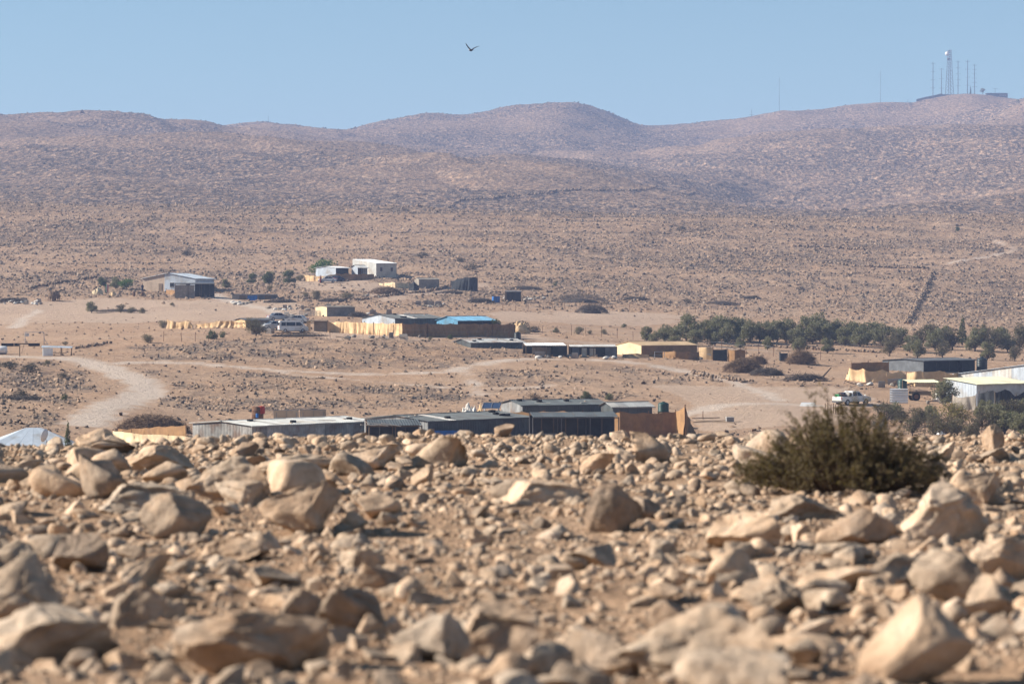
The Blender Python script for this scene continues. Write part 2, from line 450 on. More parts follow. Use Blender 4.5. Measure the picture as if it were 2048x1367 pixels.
# ------------------------------------------------------------------ the ground sheet
def build_terrain():
    fine = np.arange(-12.6, 12.61, 0.08)
    side = 12.6 + np.cumsum(np.geomspace(0.06, 14, 44)); side = side[side < 179.0]
    ang = np.radians(np.concatenate([-side[::-1], fine, side]))
    rr = np.concatenate([np.geomspace(1.2, 46, 130), np.geomspace(47, 250, 46), np.geomspace(251.5, 1060, 240), np.geomspace(1066, 3300, 190), np.geomspace(3400, 9000, 16)])
    A, Rr = np.meshgrid(ang, rr)
    x = (Rr * np.sin(A)).ravel(); y = (Rr * np.cos(A)).ravel()
    z = ground(x, y)
    nr, nc = len(rr), len(ang)
    i = np.arange(nr - 1)[:, None] * nc + np.arange(nc - 1)[None, :]
    q = np.stack([i, i + 1, i + 1 + nc, i + nc], -1).reshape(-1, 4)
    j = np.arange(nr - 1) * nc + nc - 1                       # close the ring behind the camera
    q2 = np.stack([j, j - nc + 1, j + 1, j + nc], -1)
    V = np.column_stack([x, y, z]); V = np.vstack([V, [[0, 0, float(z[:nc].mean())]]])
    Fq = np.vstack([q, q2])
    me = raw_mesh('ground', V, Fq)
    bm = bmesh.new(); bm.from_mesh(me)
    bm.verts.ensure_lookup_table()
    c = bm.verts[len(V) - 1]
    for k in range(nc):
        bm.faces.new((c, bm.verts[(k + 1) % nc], bm.verts[k]))
    bm.to_mesh(me); bm.free()
    rocky = np.zeros(len(V)); pale = np.zeros(len(V)); far = np.zeros(len(V))
    front = np.nonzero((np.abs(np.arctan2(x, y)) < R(25)) & (y > 120))[0]
    s, b, td = stony(x[front], y[front], z[front])
    rocky[front] = s
    pale[front] = np.maximum(0.35 * b, 0.9 * (1 - sstep(td + fbm(x[front], y[front], 2.5, 3, 89) * 1.5, -1.2, 0.5)))
    hl = np.nonzero((y > 1000))[0]
    p = sstep(fbm(x[hl], y[hl], 180, 5, 91, 0.62), -0.32, 0.22)
    rocky[hl] = np.maximum(rocky[hl] * 0.2, 0.62 + 0.38 * p)
    rest = np.nonzero((np.abs(np.arctan2(x, y)) >= R(25)) & (np.hypot(x, y) > 120))[0]
    rocky[rest] = 0.6
    far[:-1] = sstep(np.hypot(x, y), 500, 1300)
    for nm, a in (('rocky', rocky), ('pale', pale), ('farness', far)):
        at_ = me.attributes.new(nm, 'FLOAT', 'POINT'); at_.data.foreach_set('value', a.astype(np.float32))
    me.materials.append(M_SOIL)
    me.polygons.foreach_set('use_smooth', np.ones(len(me.polygons), bool))
    o = link('ground', me)
    tag(o, 'pinkish tan stony desert ground rising to far bare hills', 'ground', kind='structure')
    return o
GROUND = build_terrain()

# ------------------------------------------------------------------ stones
def ico(sub):
    bm = bmesh.new(); bmesh.ops.create_icosphere(bm, subdivisions=sub, radius=1.0)
    V = np.array([v.co for v in bm.verts]); Fc = np.array([[v.index for v in f.verts] for f in bm.faces]); bm.free()
    return V, Fc
ICO = {k: ico(k) for k in (1, 2, 3, 4, 5)}
def n3(V, s, seed):
    """cheap 3-D noise from three 2-D slices"""
    return (vnoise(V[:, 0] * s + 3.1, V[:, 1] * s + V[:, 2] * s * 0.7, seed) + vnoise(V[:, 1] * s - 5.7, V[:, 2] * s + V[:, 0] * s * 0.6, seed + 1)
            + vnoise(V[:, 2] * s + 1.9, V[:, 0] * s - V[:, 1] * s * 0.5, seed + 2)) / 1.5
def rock_shape(sub, seed, cuts=13, rough=0.06, lo=0.36, hi=0.74):
    rg = np.random.default_rng(seed)
    V, Fc = ICO[sub]; V = V.copy()
    V *= (1 + 0.5 * n3(V, 0.8, seed))[:, None]
    base = V.copy()
    for _ in range(cuts):
        n = rg.normal(size=3); n /= np.linalg.norm(n)
        d = rg.uniform(lo, hi) * (0.8 + 0.4 * rg.random())
        q = base @ n
        d += 0.05 * vnoise(base @ np.roll(n, 1) * 2.5, base @ np.roll(n, 2) * 2.5, seed)     # faces are not perfectly plane
        V -= np.maximum(V @ n - d, 0)[:, None] * n
    L = np.linalg.norm(V, axis=1, keepdims=True)
    rid = 1 - 2 * np.abs(n3(base, 1.7, seed + 3))
    V += V / L * (rough * (n3(base, 2.6, seed + 5) + 0.6 * n3(base, 6.0, seed + 9) + 0.35 * n3(base, 13.0, seed + 13)) - 0.05 * np.maximum(rid - 0.8, 0) * 5 * 0.35)[:, None]
    V -= (V.max(0) + V.min(0)) / 2
    V /= (V.max(0) - V.min(0))
    return V, Fc            # fits a unit box centred on the origin

def euler_np(rx, ry, rz):
    cx, sx, cy, sy, cz, s_z = np.cos(rx), np.sin(rx), np.cos(ry), np.sin(ry), np.cos(rz), np.sin(rz)
    M = np.empty((len(rx), 3, 3))
    M[:, 0, 0] = cz*cy; M[:, 0, 1] = cz*sy*sx - s_z*cx; M[:, 0, 2] = cz*sy*cx + s_z*sx
    M[:, 1, 0] = s_z*cy; M[:, 1, 1] = s_z*sy*sx + cz*cx; M[:, 1, 2] = s_z*sy*cx - cz*sx
    M[:, 2, 0] = -sy; M[:, 2, 1] = cy*sx; M[:, 2, 2] = cy*cx
    return M

def scatter(name, shapes, P, S, mat, label, cat, tilt=0.35, smooth=False, seed=1, kind='stuff', tint=None):
    """many stones joined in one mesh: P (n,3) positions, S (n,3) sizes"""
    rg = np.random.default_rng(seed); n = len(P)
    pick = rg.integers(0, len(shapes), n)
    M = euler_np(rg.normal(0, tilt, n), rg.normal(0, tilt, n), rg.uniform(0, 6.283, n))
    if tint is None: tint = rg.uniform(0, 0.75, n)
    VV, FF, TT, off = [], [], [], 0
    for k, (V, Fc) in enumerate(shapes):
        s = np.nonzero(pick == k)[0]
        if not len(s): continue
        W = V[None] * S[s, None, :]
        W = np.einsum('nij,nvj->nvi', M[s], W) + P[s, None, :]
        VV.append(W.reshape(-1, 3)); FF.append((Fc[None] + (np.arange(len(s)) * len(V))[:, None, None] + off).reshape(-1, 3))
        TT.append(np.repeat(tint[s], len(V))); off += len(s) * len(V)
    me = raw_mesh(name, np.vstack(VV), np.vstack(FF))
    a = me.attributes.new('tint', 'FLOAT', 'POINT'); a.data.foreach_set('value', np.concatenate(TT).astype(np.float32))
    o = link(name, me, mat, smooth=smooth)
    return tag(o, label, cat, kind=kind)

BIG = [rock_shape(5, 100 + i, cuts=8 + i % 5, rough=0.13) for i in range(12)]
MIDR = [rock_shape(4, 200 + i, cuts=8 + i % 6, rough=0.11) for i in range(14)]
SML = [rock_shape(3, 300 + i, cuts=8, rough=0.12) for i in range(12)]
LOW = [rock_shape(2, 350 + i, cuts=7, rough=0.12) for i in range(12)]
TINY = [rock_shape(1, 400 + i, cuts=5, rough=0.12, lo=0.5, hi=0.9) for i in range(10)]
OCT0 = [(v, f) for v, f in TINY]
BIG_ME = []; MID_ME = []; MIDL_ME = []
for i, (V, Fc) in enumerate(BIG): BIG_ME.append(raw_mesh('boulder_shape', V, Fc))
for i, (V, Fc) in enumerate(MIDR): MID_ME.append(raw_mesh('boulder_shape', V, Fc))
for i in range(14):
    V, Fc = rock_shape(3, 200 + i, cuts=8 + i % 6, rough=0.11); MIDL_ME.append(raw_mesh('boulder_shape', V, Fc))
def tapered(seed, k, lean=0.0, cuts=7):
    V, Fc = rock_shape(5, seed, cuts, 0.07, 0.6, 0.9); z = V[:, 2:3] + 0.5
    V = V.copy(); V[:, :2] *= 1 - k * z ** 1.3; V[:, 0] += lean * z[:, 0]
    V -= (V.max(0) + V.min(0)) / 2; V /= V.max(0) - V.min(0); return raw_mesh('boulder_shape', V, Fc)
BIG_ME += [tapered(131, 0.72, 0.12), tapered(133, 0.5, 0.05), tapered(135, 0.8, -.1, 10)]
for me in BIG_ME + MID_ME + MIDL_ME:
    me.materials.append(M_ROCK); me.polygons.foreach_set('use_smooth', np.ones(len(me.polygons), bool))

TAKEN = []     # (x, y, radius) of placed foreground boulders
def boulder(px, py, w, h, depth=0.8, label=None, group=None, shape=0, rz=None, rx=0.0, ry=0.0, big=True, sink=0.16, tall=None):
    """boulder whose foot shows at photo pixel px, py, w by h photo pixels large"""
    p = hit(px, py, 5.0, 46.0, 3000)
    s = p.y / F
    me = (BIG_ME if big else MID_ME)[shape % (15 if big else 14)]
    o = bpy.data.objects.new('boulder', me); COL.objects.link(o)
    W, H = w * s, h * s
    o.scale = (W, W * depth, H / (1 - sink))
    c = p + Vector((0, W * depth * 0.42, 0))
    c.z = g1(c.x, c.y) + H / (1 - sink) * (0.5 - sink)
    o.location = c
    o.rotation_euler = (rx, ry, 0.0 if rz is None else rz)
    TAKEN.append((c.x, c.y, 0.5 * W))
    return tag(o, label, 'boulder', group)
NAMED = [
 (445, 1005, 176, 88, 'large honey-tan angular boulder with a flat shaded face beside a grey rounded boulder', 1),
 (598, 1072, 168, 104, 'rounded grey-topped boulder just in front of the tan angular boulder', 4),
 (278, 1028, 200, 56, 'low wedge-shaped brown slab beside the tan angular boulder', 7),
 (155, 1142, 116, 78, 'rounded pale tan boulder alone on gravel below the brown slab', 3),
 (1230, 1066, 122, 102, 'upright blocky tan boulder with a dark squared right side', 2),
 (1893, 1088, 182, 132, 'big square-topped ochre boulder beside the dry bush', 5),
 (1838, 1372, 240, 175, 'big smooth grey triangular boulder with a peaked top', 12),
 (45, 1252, 170, 130, 'dark grey split boulder above a long sloping tan slab', 8),
 (95, 1335, 270, 115, 'long sloping tan slab lying under the dark split boulder', 6),
 (495, 1352, 325, 135, 'broad low tan boulder with dark pits in its front', 10),
 (272, 1255, 120, 92, 'pale blunt boulder between the tan slab and the broad pitted boulder', 11),
 (322, 948, 140, 55, 'grey flattened boulder in the row behind the tan angular boulder', 0),
 (590, 950, 185, 40, 'long flat tan rock lying behind the grey-topped boulder', 6),
 (1002, 1318, 235, 112, 'wide orange-tan boulder with a pale flat top', 7),
 (1395, 1362, 345, 150, 'very wide pale boulder falling away to a dark shaded right end', 1),
 (1490, 1106, 160, 76, 'pale hump-backed boulder beside a small ochre cobble', 3),
 (1612, 1040, 155, 52, 'flat-topped tan boulder at the foot of the dry bush', 0),
 (1550, 1226, 140, 72, 'knobbly tan boulder with a hollow under it', 11),
 (1050, 872, 108, 42, 'dark grey boulder on the crest in front of the sheds', 8),
 (735, 940, 130, 50, 'grey-brown boulder on the crest in front of the white-roofed shed', 4),
 (862, 1326, 160, 98, 'leaning grey-tan boulder beside the wide orange-tan boulder', 2),
 (1300, 918, 98, 36, 'low brown boulder on the crest in front of the shade-cloth fence', 5),
 (1722, 1092, 170, 70, 'dark pyramid-shaped boulder beside the square-topped ochre boulder', 14),
 (1690, 1120, 130, 34, 'thin grey slab tilted in front of the dark pyramid-shaped boulder', 6),
 (2015, 1165, 140, 90, 'grey ridge-backed boulder beside the square-topped ochre boulder', 10),
 (465, 1128, 150, 62, 'rough grey boulder in front of the grey-topped boulder', 11),
 (722, 1140, 104, 48, 'small pale domed boulder on open gravel', 3),
 (205, 905, 120, 48, 'dark brown boulder on the crest beside the spiky conifer', 8),
 (90, 985, 110, 60, 'rounded brown boulder with a grey cap in a crowded row of rocks', 5),
 (1080, 1005, 160, 44, 'pale smooth sloping rock behind the upright blocky boulder', 7),
 (1790, 1180, 175, 70, 'crumbly grey rock under the dark pyramid-shaped boulder', 0),
 (1960, 1010, 100, 70, 'grey rounded boulder tucked behind the square-topped ochre boulder', 4),
]
for (px, py, w, h, lab, sh) in NAMED:
    boulder(px, py, w, h, random.uniform(0.6, 0.85), lab, None, sh, rz=random.choice((0, 0.15, -0.2, 3.0, 3.3)), rx=random.uniform(-.12, .12), ry=random.uniform(-.1, .1))
standing = boulder(1993, 905, 46, 54, 0.8, 'tall standing stone with a rounded pale head on the crest', None, 13, rz=0.4, sink=0.1)

def fore_points(n, dmin, dmax, seed, clear=0.7):
    rg = np.random.default_rng(seed)
    D = np.sqrt(rg.uniform(dmin ** 2, dmax ** 2, n)); u = rg.uniform(-120, 2170, n)
    x = (u - 1024) / F * D
    T = np.array(TAKEN)
    ok = np.ones(n, bool)
    for (tx, ty, tr) in T:
        ok &= (x - tx) ** 2 + (D - ty) ** 2 > (tr * clear) ** 2
    return x[ok], D[ok]
# further single boulders, sizes falling off as in the photo
x, D = fore_points(5000, 8.0, 37.5, 5, 1.0)
k_ = RNG.random(len(D)) < 9.0 / D; x, D = x[k_], D[k_]
cnt = 0
for xx, dd in zip(x, D):
    if cnt >= 255: break
    big = random.random()
    W = 0.13 + 0.36 * big ** 2.0
    W *= (0.55 + 0.55 * min(1, dd / 26)) * (0.62 if dd > 29 else 1.0)
    if any((xx - a) ** 2 + (dd - b) ** 2 < (0.75 * (r_ + W / 2)) ** 2 for a, b, r_ in TAKEN): continue
    if 1440 < 1024 + F * xx / dd < 1900 and 17.5 < dd < 23: continue
    H = W * random.uniform(0.45, 0.9)
    sink = random.uniform(0.2, 0.42)
    o = bpy.data.objects.new('boulder', (MID_ME if dd < 19 else MIDL_ME)[cnt % 14]); COL.objects.link(o)
    o.scale = (W, W * random.uniform(0.65, 1.0), H)
    o.rotation_euler = (random.gauss(0, .16), random.gauss(0, .16), random.uniform(0, 6.28))
    o.location = (xx, dd, g1(xx, dd) + H * (0.5 - sink))
    tag(o, 'tan and grey limestone boulder strewn among smaller stones on the near slope', 'boulder', 'limestone boulders strewn over the near slope')
    TAKEN.append((xx, dd, W / 2)); cnt += 1

rg = np.random.default_rng(3)
def carpet(name, shapes, n, d0, d1, seed, w0, w1, pw, lab, smooth=True, clear=0.8, tint=(0, .75)):
    x, D = fore_points(n, d0, d1, seed, clear); n = len(x)
    W = w0 + (w1 - w0) * rg.random(n) ** pw
    S = np.column_stack([W, W * rg.uniform(0.55, 1, n), W * rg.uniform(0.4, 0.85, n)])
    scatter(name, shapes, np.column_stack([x, D, ground(x, D) + S[:, 2] * rg.uniform(-.12, .16, n)]), S, M_ROCKS, lab, 'stones', smooth=smooth, seed=seed, tint=rg.uniform(*tint, n))
carpet('stones', SML, 620, 7, 18, 15, .08, .20, 1.5, 'fist-sized stones lying between the nearest boulders')
carpet('stones', LOW, 2100, 18, 41, 16, .08, .21, 1.5, 'fist-sized stones lying between the boulders towards the crest')
carpet('small_stones', LOW, 2700, 7, 16, 17, .025, .085, 1.6, 'egg-sized stones covering the ground between the nearest boulders', clear=.7)
carpet('small_stones', TINY, 13000, 16, 41, 18, .03, .095, 1.6, 'egg-sized stones covering the ground towards the crest', clear=.7)
carpet('gravel', OCT0, 9000, 7, 20, 19, .012, .035, 1.5, 'loose gravel covering the ground between the nearest stones', False, .6, (0, .4))

# the stone field goes on to both sides of the view
def flank(name, shapes, n, w0, w1, pw, seed, lab, smooth):
    g_ = np.random.default_rng(seed); D = g_.uniform(4, 41, n); sd_ = np.where(g_.random(n) < .5, -1, 1)
    x = sd_ * (1144 / F * D + g_.uniform(0, 6.5, n)); W = w0 + (w1 - w0) * g_.random(n) ** pw
    S = np.column_stack([W, W * g_.uniform(.55, 1, n), W * g_.uniform(.4, .8, n)])
    scatter(name, shapes, np.column_stack([x, D, ground(x, D) + S[:, 2] * .15]), S, M_ROCKS, lab, 'stones', smooth=smooth, seed=seed)
flank('outlying_boulders', LOW, 420, .16, .5, 2, 61, 'boulders strewn to both sides of the near slope', True)
flank('outlying_stones', TINY, 3200, .07, .2, 1.5, 62, 'fist-sized stones to both sides of the near slope', True)
flank('outlying_gravel', TINY, 8500, .025, .08, 1.5, 63, 'small stones to both sides of the near slope', True)

# stones over the valley and the near hillside
ICO0 = None
def mid_points(n, u0, u1, d0, d1, seed, power=1.0):
    rg = np.random.default_rng(seed)
    D = np.exp(rg.uniform(math.log(d0), math.log(d1), n)); u = rg.uniform(u0, u1, n)
    x = (u - 1024) / F * D
    z = ground(x, D)
    s, b, td = stony(x, D, z)
    keep = rg.random(n) < s ** power
    return x[keep], D[keep], z[keep]
OCT = []
for k in range(10):
    g_ = np.random.default_rng(k); a_ = np.sort(np.arange(4) * 1.57 + g_.uniform(-.5, .5, 4))
    ring = np.column_stack([np.cos(a_), np.sin(a_), -0.35 + g_.uniform(-.1, .1, 4)]) * g_.uniform(.38, .62, (4, 1))
    OCT.append((np.vstack([ring, [[g_.uniform(-.18, .18), g_.uniform(-.18, .18), .5]]]), np.array([[0, 1, 4], [1, 2, 4], [2, 3, 4], [3, 0, 4]])))
x, D, z = mid_points(110000, -260, 2300, 290, 600, 51, 1.1)
n = len(x); W = 0.12 + 0.75 * rg.random(n) ** 4.0
S = np.column_stack([W, W * rg.uniform(0.6, 1, n), W * rg.uniform(0.5, 0.85, n)])
P = np.column_stack([x, D, z + S[:, 2] * 0.2])
print('mid stones', n)
scatter('field_stones', OCT, P, S, M_ROCKM, 'dark and pale stones covering the mounds between the tracks', 'stones', seed=6)
x, D, z = mid_points(190000, -300, 2350, 575, 1090, 52, 0.9)
n = len(x); W = (0.2 + 0.95 * rg.random(n) ** 4.5) * (0.75 + D / 1800)
S = np.column_stack([W * 1.3, W * rg.uniform(0.7, 1.1, n), W * rg.uniform(0.55, 0.95, n)])
print('hill stones', n)
scatter('hillside_stones', OCT, np.column_stack([x, D, z + S[:, 2] * 0.15]), S, M_ROCKM, 'stones thickly scattered over the hillside behind the village', 'stones', tilt=0.25, seed=7)
rg2 = np.random.default_rng(53); n = 110000
D = np.exp(rg2.uniform(math.log(1180), math.log(3050), n)); u = rg2.uniform(-300, 2350, n); x = (u - 1024) / F * D
shady = sstep((ground(x - 12, D) - ground(x + 12, D)) / 24.0, 0.03, 0.22)         # scrub and rocks packed denser to deepen the shade on slopes turned from the sun
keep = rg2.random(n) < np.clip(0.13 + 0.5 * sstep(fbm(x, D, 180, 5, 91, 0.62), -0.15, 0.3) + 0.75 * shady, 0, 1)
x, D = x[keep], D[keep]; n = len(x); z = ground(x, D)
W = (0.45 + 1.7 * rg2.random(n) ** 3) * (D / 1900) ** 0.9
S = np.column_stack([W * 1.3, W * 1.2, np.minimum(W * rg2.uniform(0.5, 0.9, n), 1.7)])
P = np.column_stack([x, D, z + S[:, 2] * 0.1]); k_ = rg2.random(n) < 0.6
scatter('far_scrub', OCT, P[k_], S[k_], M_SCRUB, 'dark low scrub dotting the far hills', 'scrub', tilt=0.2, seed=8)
scatter('far_rocks', OCT, P[~k_], S[~k_], M_ROCKM, 'rocks dotting the far hills', 'rocks', tilt=0.2, seed=9)

# ------------------------------------------------------------------ building kit
MC = {}
def M(name):
    return MC[name]
MC.update(
 sheet_white=simple('sheet_white', (0.56, 0.56, 0.53), 0.12, 1.2, 0.55, 0, 0.0, 0.3, (0.42, 0.36, 0.29), 0.10),
 sheet_pale=simple('sheet_pale', (0.42, 0.43, 0.41), 0.15, 1.2, 0.6, 0, 0.0, 0.3, (0.30, 0.25, 0.2), 0.12),
 sheet_blue_white=simple('sheet_blue_white', (0.50, 0.56, 0.62), 0.12, 1.2, 0.5, 0, 0.0, 0.3, (0.36, 0.34, 0.31), 0.12),
 sheet_grey=simple('sheet_grey', (0.30, 0.31, 0.31), 0.25, 1.1, 0.6, 0, 0.1, 0.3, (0.20, 0.14, 0.10), 0.22),
 sheet_rusty=simple('sheet_rusty', (0.34, 0.33, 0.31), 0.3, 1.6, 0.65, 0, 0.1, 0.3, (0.20, 0.115, 0.07), 0.3),
 sheet_dark=simple('sheet_dark', (0.085, 0.098, 0.10), 0.25, 1.0, 0.6, 0, 0.0, 0.3, (0.06, 0.055, 0.05), 0.18),
 sheet_blue=simple('sheet_blue', (0.12, 0.33, 0.50), 0.18, 1.2, 0.5, 0, 0.0, 0.35, (0.12, 0.22, 0.30), 0.08),
 sheet_yellow=simple('sheet_yellow', (0.58, 0.57, 0.40), 0.10, 0.8, 0.55, 0, 0.0, 0.3, (0.45, 0.41, 0.30), 0.06),
 sheet_roofwhite=simple('sheet_roofwhite', (0.74, 0.75, 0.75), 0.08, 1.0, 0.5, 0, 0.0, 0.3, (0.55, 0.52, 0.47), 0.08),
 plaster=simple('plaster', (0.46, 0.36, 0.27), 0.15, 1.5, 0.9, 0.1, dirt=(0.33, 0.25, 0.18)),
 cream=simple('cream_panel', (0.55, 0.49, 0.40), 0.12, 1.5, 0.8, 0, dirt=(0.4, 0.33, 0.25), rnd=0.06),
 canvas=simple('tan_canvas', (0.57, 0.405, 0.235), 0.16, 1.3, 0.95, 0.15, dirt=(0.45, 0.30, 0.16), rnd=0.08),
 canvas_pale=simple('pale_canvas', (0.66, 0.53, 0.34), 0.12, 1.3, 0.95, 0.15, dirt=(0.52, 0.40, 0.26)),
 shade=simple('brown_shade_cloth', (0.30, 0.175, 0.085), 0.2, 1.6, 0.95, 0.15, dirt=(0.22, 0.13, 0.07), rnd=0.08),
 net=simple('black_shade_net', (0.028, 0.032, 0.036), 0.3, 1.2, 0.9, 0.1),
 net_grey=simple('grey_net', (0.12, 0.13, 0.14), 0.25, 1.2, 0.9, 0.1),
 burlap=simple('grey_burlap', (0.27, 0.24, 0.20), 0.22, 1.6, 0.95, 0.2, dirt=(0.17, 0.15, 0.13)),
 tarp_blue=simple('blue_tarp', (0.02, 0.14, 0.42), 0.25, 2.0, 0.5, 0.1),
 wood=simple('weathered_wood', (0.17, 0.125, 0.085), 0.3, 4.0, 0.9, 0.1, rnd=0.2),
 wood_pale=simple('pale_timber', (0.55, 0.50, 0.43), 0.2, 4.0, 0.9, 0.1, rnd=0.15),
 rust=simple('rusty_steel', (0.14, 0.075, 0.045), 0.3, 5.0, 0.8, 0.1),
 steel=simple('galvanised_steel', (0.30, 0.31, 0.33), 0.15, 3.0, 0.5, 0, 0.4, 0.4),
 steel_dark=simple('dark_steel', (0.085, 0.085, 0.09), 0.2, 3.0, 0.6),
 tank=simple('black_plastic', (0.018, 0.028, 0.032), 0.2, 2.0, 0.4, 0, 0, 0.4),
 tank_green=simple('dark_green_plastic', (0.015, 0.055, 0.05), 0.2, 2.0, 0.4, 0, 0, 0.4),
 white=simple('white_paint', (0.74, 0.74, 0.72), 0.08, 2.0, 0.45, 0, 0, 0.4, (0.5, 0.44, 0.36)),
 silver=simple('silver_paint', (0.42, 0.44, 0.46), 0.08, 2.0, 0.35, 0, 0.3, 0.5, (0.36, 0.31, 0.26)),
 glass=simple('dark_glass', (0.012, 0.016, 0.022), 0.1, 1.0, 0.08, 0, 0, 0.6),
 rubber=simple('tyre_rubber', (0.018, 0.018, 0.018), 0.2, 4.0, 0.85),
 red=simple('red_cloth', (0.38, 0.045, 0.035), 0.2, 3.0, 0.8),
 lampred=simple('lamp_red', (0.42, 0.02, 0.015), 0.1, 3.0, 0.3),
 green_cloth=simple('green_cloth', (0.03, 0.25, 0.10), 0.2, 3.0, 0.8),
 sack=simple('white_sacking', (0.60, 0.57, 0.52), 0.15, 4.0, 0.9, 0.2),
 panelblue=simple('solar_cells', (0.035, 0.06, 0.12), 0.15, 2.0, 0.2, 0, 0, 0.5),
 panelback=simple('solar_backing', (0.50, 0.42, 0.33), 0.1, 2.0, 0.8),
 skin=simple('skin', (0.30, 0.17, 0.11), 0.1, 6.0, 0.7),
 maroon=simple('maroon_cloth', (0.16, 0.025, 0.035), 0.2, 4.0, 0.9),
 navy=simple('navy_cloth', (0.02, 0.025, 0.05), 0.2, 4.0, 0.9),
 bark=simple('bark', (0.10, 0.078, 0.06), 0.3, 6.0, 0.95, 0.3),
 twig=simple('dry_twigs', (0.17, 0.115, 0.075), 0.45, 2.5, 0.95, rnd=0.1),
 twig_grey=simple('grey_twigs', (0.105, 0.09, 0.08), 0.35, 2.5, 0.95),
 stonewall=M_ROCKM,
)
def leaf_mat(name, c, var=0.4):
    k = NT(name)
    f = k.noise(2.2, 4, 0.6)
    lo = tuple(v * (1 - var) for v in c); hi = tuple(v * (1 + var) for v in c)
    k.color(k.ramp(f, [(0.32, lo), (0.68, hi)]))
    k.b.inputs['Roughness'].default_value = 0.7
    tr = k.n.new('ShaderNodeBsdfTranslucent'); tr.inputs[0].default_value = (c[0] * 1.2, c[1] * 1.2, c[2] * 0.7, 1)
    mx = k.n.new('ShaderNodeMixShader'); mx.inputs[0].default_value = 0.35
    out = k.n['Material Output']
    k.link(k.b.outputs[0], mx.inputs[1]); k.link(tr.outputs[0], mx.inputs[2]); k.link(mx.outputs[0], out.inputs['Surface'])
    return k.m
MC.update(olive=leaf_mat('olive_leaves', (0.168, 0.165, 0.105)), dkgreen=leaf_mat('dark_green_leaves', (0.075, 0.095, 0.045)),
          vine=leaf_mat('bright_green_leaves', (0.06, 0.125, 0.022)), scrub=leaf_mat('grey_green_scrub', (0.135, 0.122, 0.082)),
          scrub_dark=leaf_mat('dark_grey_scrub', (0.06, 0.056, 0.05)), yellow=leaf_mat('yellowing_leaves', (0.19, 0.165, 0.06)),
          bush=leaf_mat('dry_green_leaves', (0.14, 0.11, 0.06), 0.55))

_cube = {}
CV = [(-.5, -.5, -.5), (.5, -.5, -.5), (.5, .5, -.5), (-.5, .5, -.5), (-.5, -.5, .5), (.5, -.5, .5), (.5, .5, .5), (-.5, .5, .5)]
CF = [(0, 3, 2, 1), (4, 5, 6, 7), (0, 1, 5, 4), (1, 2, 6, 5), (2, 3, 7, 6), (3, 0, 4, 7)]
def box(name, parent, c, s, mat, rz=0.0, rx=0.0, ry=0.0):
    if mat not in _cube:
        me = pyd('block', CV, CF); me.materials.append(M(mat)); _cube[mat] = me
    o = link(name, _cube[mat], None, parent, c)
    o.scale = s; o.rotation_euler = (rx, ry, rz)
    return o
_cyl = {}
def tube(name, parent, a, b, r, mat, n=7, taper=1.0):
    k = (mat, n, taper)
    if k not in _cyl:
        V = [(math.cos(6.2832 * i / n) * rr, math.sin(6.2832 * i / n) * rr, z) for z, rr in ((0, 1), (1, taper)) for i in range(n)]
        Fc = [(i, (i + 1) % n, n + (i + 1) % n, n + i) for i in range(n)] + [tuple(range(n - 1, -1, -1)), tuple(range(n, 2 * n))]
        me = pyd('rod', V, Fc); me.materials.append(M(mat)); _cyl[k] = me
    a, b = Vector(a), Vector(b); d = b - a
    o = link(name, _cyl[k], None, parent, a)
    o.rotation_mode = 'QUATERNION'; o.rotation_quaternion = Vector((0, 0, 1)).rotation_difference(d.normalized())
    o.scale = (r, r, d.length)
    return o
def ribbed(name, parent, a, b, c, d, mat, pitch=0.25, depth=0.035):
    """ribbed metal sheet: bottom edge a-b, top edge d-c, ribs run from bottom to top"""
    a, b, c, d = map(Vector, (a, b, c, d))
    n = (b - a).cross(d - a).normalized(); w = (b - a).length
    k = max(1, int(round(w / pitch)))
    ts, off = [], []
    for i in range(k):
        for q, h in ((0.0, 0), (0.30, 0), (0.42, 1), (0.75, 1), (0.87, 0)):
            ts.append((i + q) / k); off.append(h)
    ts.append(1.0); off.append(0)
    V = []
    for t, h in zip(ts, off):
        V.append(a.lerp(b, t) + n * depth * h); V.append(d.lerp(c, t) + n * depth * h)
    Fc = [(2 * i, 2 * i + 2, 2 * i + 3, 2 * i + 1) for i in range(len(ts) - 1)]
    me = pyd(name, V, Fc); me.materials.append(M(mat))
    return link(name, me, None, parent)
def quad(name, parent, pts, mat, t=0.05):
    """flat board through the given corner points, t thick"""
    P = [Vector(p) for p in pts]; n = (P[1] - P[0]).cross(P[-1] - P[0]).normalized(); k = len(P)
    V = P + [p - n * t for p in P]
    Fc = [tuple(range(k)), tuple(range(2 * k - 1, k - 1, -1))] + [(i, i + k, (i + 1) % k + k, (i + 1) % k) for i in range(k)]
    me = pyd(name, V, Fc); me.materials.append(M(mat))
    return link(name, me, None, parent)

def wall_run(parent, p0, p1, top0, top1, bot, mats, step=1.05, name='wall_panel', wob=0.03, kind='rib', pitch=0.26):
    """row of separate upright sheets from p0 to p1 (2-D)"""
    p0, p1 = Vector((*p0, 0)), Vector((*p1, 0)); L = (p1 - p0).length; n = max(1, int(round(L / step)))
    for i in range(n):
        t0, t1 = i / n, (i + 1) / n
        a, b = p0.lerp(p1, t0), p0.lerp(p1, t1 - 0.012 / max(L, .1))
        z0 = top0 + (top1 - top0) * t0; z1 = top0 + (top1 - top0) * t1
        w = random.uniform(-wob, wob)
        m = mats((i + .5) / n) if callable(mats) else mats
        A = (a.x, a.y, bot); B = (b.x, b.y, bot); C = (b.x, b.y, z1 + w); Dd = (a.x, a.y, z0 + w)
        if m is None: continue
        if kind == 'rib' and m.startswith('sheet'): ribbed(name, parent, A, B, C, Dd, m, pitch)
        else: quad(name, parent, (A, B, C, Dd), m, 0.06)

